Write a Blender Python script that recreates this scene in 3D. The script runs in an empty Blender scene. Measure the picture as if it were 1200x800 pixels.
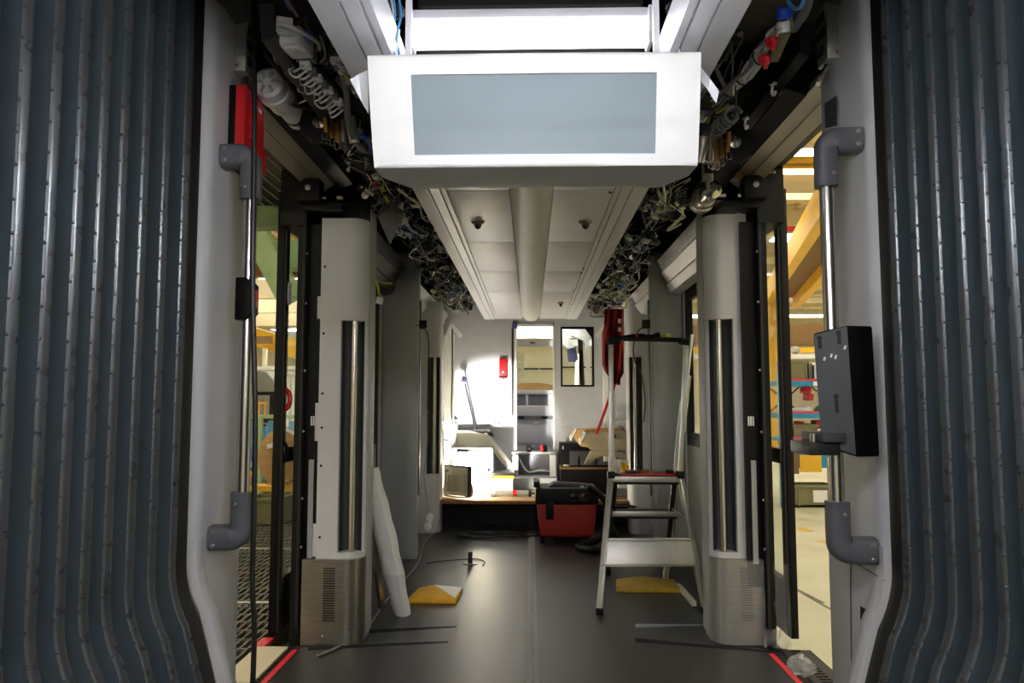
import bpy, bmesh, math, random
from mathutils import Vector, Matrix
random.seed(7)
S = bpy.context.scene
COL = S.collection
# ---------------------------------------------------------------- camera
H = 1.25
PIT = math.atan(72/900); YAW = math.atan(22/900*math.cos(PIT))
cd = bpy.data.cameras.new('camera'); cam = bpy.data.objects.new('camera', cd); COL.objects.link(cam)
cam.location = (0, 0, H); cam.rotation_euler = (math.pi/2+PIT, 0, YAW)
cd.sensor_width = 36; cd.lens = 27; cd.clip_start = .02; cd.clip_end = 200
S.camera = cam
# ---------------------------------------------------------------- light and exposure
W = bpy.data.worlds.new('world'); S.world = W; W.use_nodes = True
W.node_tree.nodes['Background'].inputs[0].default_value = (.9, .95, 1, 1)
W.node_tree.nodes['Background'].inputs[1].default_value = .25
S.view_settings.view_transform = 'Standard'; S.view_settings.look = 'None'
S.view_settings.exposure = 1.78; S.view_settings.gamma = 1
S.view_settings.use_curve_mapping = False
L_TUBE = 2.5      # tram ceiling tubes
L_FILL = 24.0    # unseen tubes added below the gangway roof as fill light
L_HALL = 4.6      # hall roof lamps
L_WORK = 30.0      # work lamp on the platform
# ---------------------------------------------------------------- pixel helpers (a pixel gives a direction only)
cF = Vector((-math.sin(YAW)*math.cos(PIT), math.cos(YAW)*math.cos(PIT), math.sin(PIT)))
cR = Vector((math.cos(YAW), math.sin(YAW), 0)); cU = cR.cross(cF)
def ray(x, y): return cF + cR*((x-600)/900) - cU*((y-400)/900)
def P(x, y, d): r = ray(x, y); return Vector((0, 0, H)) + r*(d/r.y)       # at distance d along the tram
def PX(x, y, w): r = ray(x, y); return Vector((0, 0, H)) + r*(w/r.x)      # on a side wall
def PZ(x, y, z): r = ray(x, y); return Vector((0, 0, H)) + r*((z-H)/r.z)  # on a level
# ---------------------------------------------------------------- materials
MAT = {}
def lin(c): return tuple((v/12.92 if v <= .04045 else ((v+.055)/1.055)**2.4) for v in (x/255 for x in c))
def M(name, rgb, rough=.5, metal=0, var=.08, scale=6, bump=0, bscale=60, emit=0, trans=0, alpha=1, spec=.5, coat=0, stretch=None):
    m = bpy.data.materials.new(name); m.use_nodes = True; nt = m.node_tree; N = nt.nodes; K = nt.links
    b = N['Principled BSDF']; c = lin(rgb)
    b.inputs['Base Color'].default_value = (*c, 1); b.inputs['Roughness'].default_value = rough
    b.inputs['Metallic'].default_value = metal; b.inputs['Specular IOR Level'].default_value = spec
    b.inputs['Coat Weight'].default_value = coat
    if emit:
        b.inputs['Emission Color'].default_value = (*c, 1); b.inputs['Emission Strength'].default_value = emit
    if trans: b.inputs['Transmission Weight'].default_value = trans; b.inputs['IOR'].default_value = 1.1
    if alpha < 1: b.inputs['Alpha'].default_value = alpha
    if var or bump:
        tc = N.new('ShaderNodeTexCoord'); mp = N.new('ShaderNodeMapping'); K.new(tc.outputs['Object'], mp.inputs[0])
        if stretch: mp.inputs['Scale'].default_value = stretch
    if var:
        no = N.new('ShaderNodeTexNoise'); no.inputs['Scale'].default_value = scale; no.inputs['Detail'].default_value = 5
        K.new(mp.outputs[0], no.inputs['Vector'])
        cr = N.new('ShaderNodeValToRGB'); K.new(no.outputs['Fac'], cr.inputs[0])
        cr.color_ramp.elements[0].position = .3; cr.color_ramp.elements[1].position = .7
        cr.color_ramp.elements[0].color = (*[v*(1-var) for v in c], 1)
        cr.color_ramp.elements[1].color = (*[min(1, v*(1+var)) for v in c], 1)
        K.new(cr.outputs[0], b.inputs['Base Color'])
        mr = N.new('ShaderNodeMapRange'); K.new(no.outputs['Fac'], mr.inputs[0])
        mr.inputs[3].default_value = max(0, rough*(1-var)); mr.inputs[4].default_value = min(1, rough*(1+var))
        K.new(mr.outputs[0], b.inputs['Roughness'])
    if bump:
        n2 = N.new('ShaderNodeTexNoise'); n2.inputs['Scale'].default_value = bscale; n2.inputs['Detail'].default_value = 4
        K.new(mp.outputs[0], n2.inputs['Vector'])
        bp = N.new('ShaderNodeBump'); bp.inputs['Strength'].default_value = bump; bp.inputs['Distance'].default_value = .01
        K.new(n2.outputs['Fac'], bp.inputs['Height']); K.new(bp.outputs[0], b.inputs['Normal'])
    MAT[name] = m; return m
M('fabric', (43, 58, 66), .75, 0, .12, 14, .25, 500)
M('strip', (92, 96, 98), .28, .6, .1, 20, .05, 200)
M('rubber', (10, 10, 11), .6, 0, .05)
M('grey_panel', (198, 198, 201), .45, 0, .03, 5, .03, 300)
M('grey_panel2', (164, 166, 166), .5, 0, .04, 5, .03, 300)
M('handle_grey', (92, 94, 100), .5, 0, .04, 30, .08, 700)
M('steel', (190, 188, 184), .25, 1, .08, 10, stretch=(8, 8, .5))
M('steel_dull', (150, 146, 140), .38, 1, .12, 12, stretch=(1, 1, 8))
M('alu', (196, 194, 188), .4, .85, .08, 10)
M('alu_paint', (214, 215, 220), .4, .2, .03, 6)
M('beige_alu', (176, 168, 148), .45, .4, .07, 8)
M('black', (10, 10, 11), .45, 0, .1, 10, spec=.22)
M('black_gloss', (10, 10, 11), .2, 0, .1, 10)
M('black_metal', (24, 24, 25), .5, .2, .15, 8, .1, 40, spec=.3)
M('dark_metal', (58, 58, 60), .45, .6, .15, 9, .06, 60)
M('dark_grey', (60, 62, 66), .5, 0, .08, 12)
M('plate_grey', (74, 76, 78), .5, 0, .06, 20)
M('zinc', (128, 128, 130), .5, .3, .12, 12)
M('dark_plate', (84, 83, 80), .55, .1, .2, 5)
M('screw', (150, 150, 150), .35, .9, 0)
M('red', (214, 30, 40), .4, 0, .06, 9)
M('dark_red', (150, 22, 30), .8, 0, .18, 14, .3, 120)
M('vac_red', (170, 40, 34), .5, 0, .08, 9)
M('foam', (226, 226, 224), .6, 0, .02, 9, .08, 120, trans=0)
M('film', (235, 237, 240), .3, 0, .02, 9, .2, 20, alpha=.7)
M('screen', (128, 140, 146), .42, 0, .06, 3, spec=.3)
M('diffuser', (206, 206, 200), .45, 0, .04, 5)
M('white', (225, 225, 225), .5, 0, .03)
M('shell_beige_shaded', (150, 140, 112), .6, 0, .1)  # cream darkened, the shade around the shell is put into the colour
M('lamp_back', (214, 208, 180), .5, 0, .1)
M('cream', (222, 218, 196), .5, 0, .04)
M('wire_white', (214, 214, 210), .5, 0, .05)
M('wire_grey', (120, 122, 124), .5, 0, .05)
M('wire_black', (14, 14, 15), .45, 0, .05)
M('wire_yellow', (196, 200, 66), .5, 0, .05)
M('wire_green', (60, 120, 96), .5, 0, .05)
M('wire_blue', (40, 84, 190), .45, 0, .05)
M('tube_blue', (90, 170, 230), .35, 0, .05)
M('blue', (30, 86, 210), .4, 0, .05)
M('purple', (92, 84, 150), .6, 0, .05)
M('navy', (48, 50, 84), .7, 0, .08)
M('brass', (176, 138, 74), .35, .9, .12, 30)
M('yellow', (236, 176, 24), .5, 0, .12, 20, .15, 90)
M('dirty_yellow', (196, 160, 44), .6, 0, .2, 14, .2, 90)
M('reflective', (240, 240, 238), .3, .2, .06, 120, .3, 500)
M('wood', (150, 108, 62), .6, 0, .2, 6, .1, 40, stretch=(12, 1, 1))
M('worktop', (120, 112, 100), .55, 0, .2, 9, .1, 60)
M('tape', (226, 46, 60), .5, 0, .08, 14)
M('cab_grey', (188, 190, 199), .5, 0, .05, 8)
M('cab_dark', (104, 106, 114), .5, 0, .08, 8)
M('cardboard', (190, 150, 96), .75, 0, .1, 12)
M('olive', (130, 126, 92), .6, 0, .1, 9)
M('hall_blue', (36, 140, 190), .5, 0, .1, 9)
M('hall_red', (220, 50, 60), .5, 0, .1, 9)
M('hall_green', (164, 192, 142), .5, 0, .1, 4)
M('hall_yellow', (232, 180, 40), .5, 0, .08, 3)
M('hall_beige', (220, 206, 172), .7, 0, .06, 1)
M('hall_wall', (226, 218, 196), .8, 0, .05, .6)
M('hall_brown', (120, 90, 52), .7, 0, .1, 2)
M('concrete', (206, 202, 172), .6, 0, .12, 1.2, .1, 30)
M('grating', (120, 116, 104), .5, .4, .15, 8)
M('glass', (235, 242, 240), .03, 0, 0, trans=1)
M('film_clear', (230, 232, 232), .08, 0, 0, alpha=.2)
M('paper', (240, 240, 236), .7, 0, .04)
M('lamp_hall', (255, 250, 235), .5, 0, 0, emit=L_HALL)
M('lamp_tube', (250, 250, 255), .5, 0, 0, emit=L_TUBE)
M('lamp_fill', (250, 250, 255), .5, 0, 0, emit=L_FILL)
M('lamp_work', (255, 244, 214), .5, 0, 0, emit=L_WORK)
M('lamp_cab_fill', (255, 252, 245), .5, 0, 0, emit=6.0)  # emission of the added cab fill strip
M('sky_day', (250, 252, 255), .5, 0, 0, emit=2.0)
def floor_mat():
    m = M('floor', (52, 52, 52), .34, 0, .16, 2.2, .12, 160)
floor_mat()
# ---------------------------------------------------------------- mesh builder
ORG = {}
def spl(pts, k=6, closed=False):
    p = [Vector(q) for q in pts]; n = len(p)
    if n < 3: return p
    out = []
    for i in range(n if closed else n-1):
        a, b, c, d = (p[(i-1) % n] if closed or i > 0 else p[0]), p[i], p[(i+1) % n], (p[(i+2) % n] if closed or i+2 < n else p[-1])
        for j in range(k):
            t = j/k
            out.append(.5*((2*b)+(c-a)*t+(2*a-5*b+4*c-d)*t*t+(3*b-a-3*c+d)*t**3))
    if not closed: out.append(p[-1])
    return out
class G:
    def __init__(s): s.v = []; s.f = []
    def add(s, v, f):
        o = len(s.v); s.v += [Vector(q) for q in v]; s.f += [tuple(i+o for i in q) for q in f]; return s
    def b(s, x0, x1, y0, y1, z0, z1):
        return s.add([(x, y, z) for z in (z0, z1) for y in (y0, y1) for x in (x0, x1)],
                     [(0, 2, 3, 1), (4, 5, 7, 6), (0, 1, 5, 4), (2, 6, 7, 3), (0, 4, 6, 2), (1, 3, 7, 5)])
    def ob(s, c, sz, rot=(0, 0, 0)):      # oriented box: centre, size, euler degrees
        R = Matrix.Rotation(math.radians(rot[2]), 3, 'Z') @ Matrix.Rotation(math.radians(rot[1]), 3, 'Y') @ Matrix.Rotation(math.radians(rot[0]), 3, 'X')
        c = Vector(c)
        return s.add([c + R @ Vector((x*sz[0]/2, y*sz[1]/2, z*sz[2]/2)) for z in (-1, 1) for y in (-1, 1) for x in (-1, 1)],
                     [(0, 2, 3, 1), (4, 5, 7, 6), (0, 1, 5, 4), (2, 6, 7, 3), (0, 4, 6, 2), (1, 3, 7, 5)])
    def bar(s, p0, p1, w, h, up=(0, 0, 1)):
        p0, p1 = Vector(p0), Vector(p1); d = (p1-p0).normalized(); u = Vector(up)
        if abs(d.dot(u)) > .98: u = Vector((0, 1, 0))
        r = d.cross(u).normalized(); u = r.cross(d)
        return s.add([p + r*(x*w/2) + u*(z*h/2) for p in (p0, p1) for z in (-1, 1) for x in (-1, 1)],
                     [(0, 1, 3, 2), (4, 6, 7, 5), (0, 4, 5, 1), (2, 3, 7, 6), (0, 2, 6, 4), (1, 5, 7, 3)])
    def tube(s, pts, r, n=8, cap=True, closed=False, prof=None):
        p = [Vector(q) for q in pts]; m = len(p); o = len(s.v)
        rr = r if isinstance(r, (list, tuple)) else [r]*m
        t = (p[1]-p[0]).normalized(); u = Vector((0, 0, 1)) if abs(t.z) < .9 else Vector((1, 0, 0))
        u = (u - t*u.dot(t)).normalized()
        for i in range(m):
            a = p[i-1] if i > 0 else (p[-1] if closed else p[0]); b = p[i+1] if i < m-1 else (p[0] if closed else p[-1])
            t = (b-a)
            t = t.normalized() if t.length > 1e-9 else Vector((0, 0, 1))
            u = (u - t*u.dot(t)); u = u.normalized() if u.length > 1e-6 else t.orthogonal().normalized()
            w = t.cross(u)
            for k in range(n):
                if prof: q = prof[k]; s.v.append(p[i]+u*q[0]*rr[i]+w*q[1]*rr[i])
                else: an = 2*math.pi*k/n; s.v.append(p[i]+u*(math.cos(an)*rr[i])+w*(math.sin(an)*rr[i]))
        for i in range(m if closed else m-1):
            i2 = (i+1) % m
            for k in range(n):
                k2 = (k+1) % n; s.f.append((o+i*n+k, o+i*n+k2, o+i2*n+k2, o+i2*n+k))
        if cap and not closed:
            s.f.append(tuple(o+k for k in reversed(range(n)))); s.f.append(tuple(o+(m-1)*n+k for k in range(n)))
        return s
    def cyl(s, p0, p1, r0, r1=None, n=16):
        return s.tube([p0, p1], [r0, r0 if r1 is None else r1], n)
    def lathe(s, prof, o, ax=(0, 0, 1), n=20):    # prof: (radius, height) list
        o = Vector(o); ax = Vector(ax).normalized(); u = ax.orthogonal().normalized(); w = ax.cross(u); b = len(s.v)
        for (r, h) in prof:
            for k in range(n):
                an = 2*math.pi*k/n; s.v.append(o+ax*h+(u*math.cos(an)+w*math.sin(an))*max(r, 1e-4))
        for i in range(len(prof)-1):
            for k in range(n):
                k2 = (k+1) % n; s.f.append((b+i*n+k, b+i*n+k2, b+(i+1)*n+k2, b+(i+1)*n+k))
        s.f.append(tuple(b+k for k in reversed(range(n)))); s.f.append(tuple(b+(len(prof)-1)*n+k for k in range(n)))
        return s
    def prism(s, poly, ax, a, b):     # poly in the two other axes (cyclic order x,y,z minus ax), extruded from a to b
        n = len(poly)
        def mk(p, t): return {'x': (t, p[0], p[1]), 'y': (p[0], t, p[1]), 'z': (p[0], p[1], t)}[ax]
        v = [mk(p, a) for p in poly]+[mk(p, b) for p in poly]
        f = [tuple(range(n)), tuple(reversed(range(n, 2*n)))]+[(i, i+n, (i+1) % n+n, (i+1) % n) for i in range(n)]
        return s.add(v, f)
    def sheet(s, rows, th=0, nrm=None):  # grid of points, optionally given thickness along nrm
        m, n = len(rows), len(rows[0]); o = len(s.v)
        for r in rows: s.v += [Vector(q) for q in r]
        fs = [(o+i*n+j, o+i*n+j+1, o+(i+1)*n+j+1, o+(i+1)*n+j) for i in range(m-1) for j in range(n-1)]
        s.f += fs
        if th:
            d = Vector(nrm)*th; o2 = len(s.v)
            for r in rows: s.v += [Vector(q)+d for q in r]
            s.f += [tuple(i-o+o2 for i in reversed(q)) for q in fs]
            e = [i for i in range(n)]+[i*n+n-1 for i in range(1, m)]+[(m-1)*n+j for j in range(n-2, -1, -1)]+[i*n for i in range(m-2, 0, -1)]
            for k in range(len(e)):
                a, b = e[k], e[(k+1) % len(e)]; s.f.append((o+a, o2+a, o2+b, o+b))
        return s
    def sph(s, c, r, n=10, sc=(1, 1, 1)):
        c = Vector(c); o = len(s.v); h = n//2
        for i in range(h+1):
            th = math.pi*i/h
            for k in range(n):
                an = 2*math.pi*k/n
                s.v.append(c+Vector((math.sin(th)*math.cos(an)*r*sc[0], math.sin(th)*math.sin(an)*r*sc[1], math.cos(th)*r*sc[2])))
        for i in range(h):
            for k in range(n):
                k2 = (k+1) % n; s.f.append((o+i*n+k, o+(i+1)*n+k, o+(i+1)*n+k2, o+i*n+k2))
        return s
    def build(s, name, mat, parent=None, bev=0, ang=35, org=None, flat=False, seg=2):
        me = bpy.data.meshes.new(name)
        if org is None:
            if parent is not None: org = ORG[parent.name]
            else:
                xs = [q.x for q in s.v]; ys = [q.y for q in s.v]; zs = [q.z for q in s.v]
                org = Vector(((min(xs)+max(xs))/2, (min(ys)+max(ys))/2, min(zs)))
        org = Vector(org)
        bm = bmesh.new()
        vs = [bm.verts.new(q-org) for q in s.v]
        for q in s.f:
            try: bm.faces.new([vs[i] for i in q])
            except ValueError: pass
        bmesh.ops.remove_doubles(bm, verts=bm.verts, dist=1e-6)
        bmesh.ops.recalc_face_normals(bm, faces=bm.faces)
        if bev:
            ed = [e for e in bm.edges if len(e.link_faces) == 2 and e.calc_face_angle(0) > math.radians(ang)]
            bmesh.ops.bevel(bm, geom=ed, offset=bev, segments=seg, profile=.6, affect='EDGES', clamp_overlap=True)
        for f in bm.faces: f.smooth = not flat
        bm.to_mesh(me); bm.free()
        if not flat: me.set_sharp_from_angle(angle=math.radians(ang))
        me.materials.append(MAT[mat])
        o = bpy.data.objects.new(name, me); COL.objects.link(o)
        if parent is not None:
            o.parent = parent; o.location = org-ORG[parent.name]
        else: o.location = org
        ORG[o.name] = org
        return o
def tag(o, label=None, cat=None, group=None, kind=None):
    if label: o['label'] = label
    if cat: o['category'] = cat
    if group: o['group'] = group
    if kind: o['kind'] = kind
    return o
def T(name, label, cat, loc, group=None, kind=None):
    o = bpy.data.objects.new(name, None); COL.objects.link(o); o.location = loc; o.empty_display_size = .1
    ORG[o.name] = Vector(loc); return tag(o, label, cat, group, kind)
def ST(o, label=None, cat='structure'): return tag(o, label, cat, None, 'structure')
def inst(src, parent, loc, rot=None, scale=None):
    o = src.copy(); COL.objects.link(o); o.parent = parent
    o.location = Vector(loc)-(ORG[parent.name] if parent else Vector((0, 0, 0)))
    if rot: o.rotation_euler = rot
    if scale: o.scale = scale
    ORG[o.name] = Vector(loc); return o
def screw(parent, c, nrm, r=.007, mat='screw'):
    c = Vector(c); n = Vector(nrm).normalized()
    return G().lathe([(r, -.002), (r, .002), (r*.7, .0035), (r*.25, .0036), (r*.2, .002)], c, n, 10).build('screw', mat, parent)
SD = {-1: 'metal grating', 1: 'storage rack'}; SO = {-1: 'metal grating', 1: 'concrete hall floor'}
# ================================================================ TRAM SHELL
fl = ST(G().b(-1.28, 1.28, 2.3, 9.4, -.12, 0).build('floor', 'floor'), 'dark grey rubber floor of the tram aisle', 'floor')
for x0, x1, n in ((-.022, .004, 0), (.012, .034, 1)):
    rows = []
    r = random.Random(n+3)
    for i in range(61):
        y = 2.35+i*.09
        rows.append([(x0+r.uniform(-.004, .003), y, .0015), (x1+r.uniform(-.003, .004), y, .0015)])
    G().sheet(rows, .0012, (0, 0, 1)).build('floor_seam_tape', 'wire_grey', fl)
# gangway floor near the camera
G().b(-.95, .95, -.6, 2.3, -.12, -.01).build('gangway_floor', 'floor', fl)
for s in (-1, 1):
    th = G()
    th.b(min(s*1.2, s*1.42), max(s*1.2, s*1.42), 2.95, 4.06, -.1, -.004)
    th.build('door_threshold', 'black_metal', fl)
    rb = G().b(min(s*1.26, s*1.30), max(s*1.26, s*1.30), 2.97, 4.05, -.004, .006)
    for k in range(30): rb.b(min(s*1.21, s*1.36), max(s*1.21, s*1.36), 2.98+k*.036, 2.998+k*.036, -.004, .003)
    rb.build('threshold_tread', 'rubber', fl)
    G().b(min(s*1.185, s*1.215), max(s*1.185, s*1.215), 2.9, 3.98, 0, .003).build('edge_tape', 'tape', fl)
G().b(-1.40, -1.24, 3.5, 4.0, -.004, .012).build('threshold_cover_strip', 'hall_beige', fl)
G().b(-1.42, -1.36, 4.0, 4.14, -.004, .014).build('edge_tape', 'tape', fl)
# loose dark floor flap edges
for (xa, ya, xb, yb) in ((430, 742, 535, 735), (360, 762, 525, 753), (745, 752, 920, 766), (745, 735, 832, 733)):
    a, b = PZ(xa, ya, 0), PZ(xb, yb, 0)
    G().add([a, b, b+Vector((0, .02, .003)), a+Vector((0, .03, .012)), a+Vector((0, .03, 0)), b+Vector((0, .02, 0))],
            [(0, 1, 2, 3), (3, 2, 5, 4), (0, 4, 5, 1), (0, 3, 4), (1, 5, 2)]).build('floor_flap', 'rubber' if ya != 735 else 'wire_grey', fl)
# roof skin and cavity
ce = ST(G().b(-1.35, 1.35, 2.4, 9.3, 2.86, 2.9).build('ceiling', 'black_metal'), 'black painted underside of the tram roof', 'ceiling')
G().b(-1.3, 1.3, -2.6, 2.4, 2.8, 2.84).build('gangway_roof', 'grey_panel', ce)
for s in (-1, 1):
    x0, x1 = sorted((s*.38, s*.525))
    # stepped ceiling rail made of flutes
    rl = ST(G().prism([(s*.525, 2.32), (s*.525, 2.2), (s*.455, 2.197), (s*.455, 2.206), (s*.448, 2.206), (s*.448, 2.197), (s*.408, 2.2), (s*.408, 2.214), (s*.4, 2.214),
                       (s*.4, 2.203), (s*.38, 2.203), (s*.38, 2.32)], 'y', .6, 8.72).build('trim_1' if s < 0 else 'trim_2', 'alu_paint'),
            'fluted light grey ceiling rail beside the %s' % ('white junction box' if s < 0 else 'blue valve'), 'rail')
    # sloping dark roof-side plates
    sp = G().sheet([[(s*.525, y, 2.30), (s*.60, y, 2.62), (s*.95, y, 2.72), (s*1.26, y, 2.6)] for y in (.6, 2.5, 4, 6, 8, 9.2)], .01, (0, 0, 1))
    sp.build('roof_side_plate', 'dark_plate', ce)
    for k in range(9):
        y = 2.2+k*.82
        G().b(*sorted((s*.56, s*1.22)), y, y+.05, 2.5, 2.7).build('roof_rib', 'black', ce)
# ceiling panels
YS = [2.62, 3.4, 4.52, 5.55, 6.6, 8.72]
for i in range(5):
    for (a, b) in ((-.378, -.095), (.105, .378)):
        p = G().b(a+.001, b-.001, YS[i]+.003, YS[i+1]-.003, 2.206, 2.23).build('ceiling_panel', 'alu_paint', ce, .002)
    G().b(-.37, .37, YS[i], YS[i+1], 2.24, 2.26).build('panel_backing', 'dark_metal', ce)
df = []
for i in range(26):
    y = 2.62+i*.244
    w = 1 if i < 25 else .72
    df.append([(.005+(-.098+.196*j/8)*w, y, 2.206-.035*w*math.sin(math.pi*j/8)**.6) for j in range(9)])
df.append([(.005+(-.098+.196*j/8)*.35, 8.78, 2.206) for j in range(9)])
G().sheet(df).build('light_diffuser', 'diffuser', ce)
for (x, y) in ((715, 225), (737, 231), (718, 276), (714, 285), (684, 314), (681, 319), (672, 340), (669, 356)):
    c = PZ(x, y, 2.206); G().lathe([(.008, 0), (.008, .004), (.004, .007)], c, (0, 0, -1), 8).build('screw', 'dark_metal', ce)
for i, (x, y) in enumerate(((560, 262), (686, 262), (657, 357))):
    c = PZ(x, y-3, 2.205)
    t = T('dome_camera', ['dark dome camera on the plain ceiling panel beyond the wrapped display', 'dark dome camera on the screwed ceiling panel beyond the wrapped display', 'small dome camera on the ceiling near the cab wall'][i], 'camera', c, 'dome cameras')
    k = 1 if i < 2 else .8
    G().lathe([(.036*k, 0), (.036*k, .006), (.03*k, .014), (.02*k, .018)], c, (0, 0, -1), 20).build('camera_base', 'steel_dull', t)
    G().lathe([(.02*k, .016), (.02*k, .022), (.016*k, .034), (.009*k, .041), (.001, .043)], c, (0, 0, -1), 20).build('camera_dome', 'black_gloss', t)
# ---------------------------------------------------------------- bellows
def bell_path():
    pts = [(0, 2.8)]+[(0, z) for z in (2.2, 1.6, 1.2, .95, .8)]
    # rounded kink at z=.66, slope inward .27 per metre
    for t in (-.09, -.06, -.03, 0, .03, .06, .09): pts.append((max(0, t+.09)**2*.75*2, .66-t))
    for z in (.45, .3, .1, -.1, -.25): pts.append((.0486+(.57-z)*.285, z))
    return pts
BP = bell_path()
YL = [PX(x, 0, -1.1).y for x in (35, 72, 103, 129, 153, 178, 202, 225)]
YR = [PX(x, 0, 1.1).y for x in (1169, 1140, 1112, 1085, 1060, 1036)]
for s, Y in ((-1, YL), (1, YR)):
    Y = list(Y)
    while Y[0] > .5: Y.insert(0, Y[0]-.105)
    t = T('gangway_bellows', 'blue grey corrugated gangway bellows beside the %s' % ('red emergency box' if s < 0 else 'black validator bracket'), 'bellows', (s*1.1, 1.5, -.25), 'gangway bellows')
    for i in range(len(Y)):
        y = Y[i]
        # clamp strip : rounded lip swept down the profile
        g = G(); rows = []
        prof = [(-.013, -.02), (-.0115, -.005), (-.005, .001), (.002, .0055), (.005, .0075), (.0075, .0065), (.009, .003), (.009, -.02)]
        for (dx, z) in BP: rows.append([(s*(1.1-dx-o), y+q, z) for (q, o) in prof])
        g.sheet(rows)
        if y > 1.3:
            for k in range(34):
                z = .1+k*.072+random.uniform(-.006, .006)
                j = next(j for j in range(len(BP)-1) if BP[j][1] >= z >= BP[j+1][1])
                f = (BP[j][1]-z)/(BP[j][1]-BP[j+1][1]); dx = BP[j][0]*(1-f)+BP[j+1][0]*f
                g.lathe([(.0045, -.004), (.004, .001), (.0015, .0025)], (s*(1.1-dx+.004), y-.013, z), (-s*.6, -1, 0), 6)
        g.build('clamp_strip', 'strip', t, ang=60)
        if i+1 < len(Y):
            y2 = Y[i+1]; rows = []
            for (dx, z) in BP:
                rows.append([(s*(1.1-dx+.006+.012*math.sin(math.pi*q/8)**.5), y+.008+(y2-y-.022)*q/8, z) for q in range(9)])
            G().sheet(rows).build('fold', 'fabric', t, ang=60)
    ye = Y[-1]
    rows = [[(s*(1.1-dx+.03), ye+.01, z), (s*(1.1-dx-.005), ye+.02, z), (s*(1.1-dx-.012), ye+.045, z), (s*(1.1-dx-.005), ye+.085, z), (s*(1.1-dx+.05), ye+.095, z)] for (dx, z) in BP]
    G().sheet(rows).build('seal', 'rubber', t)
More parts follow.
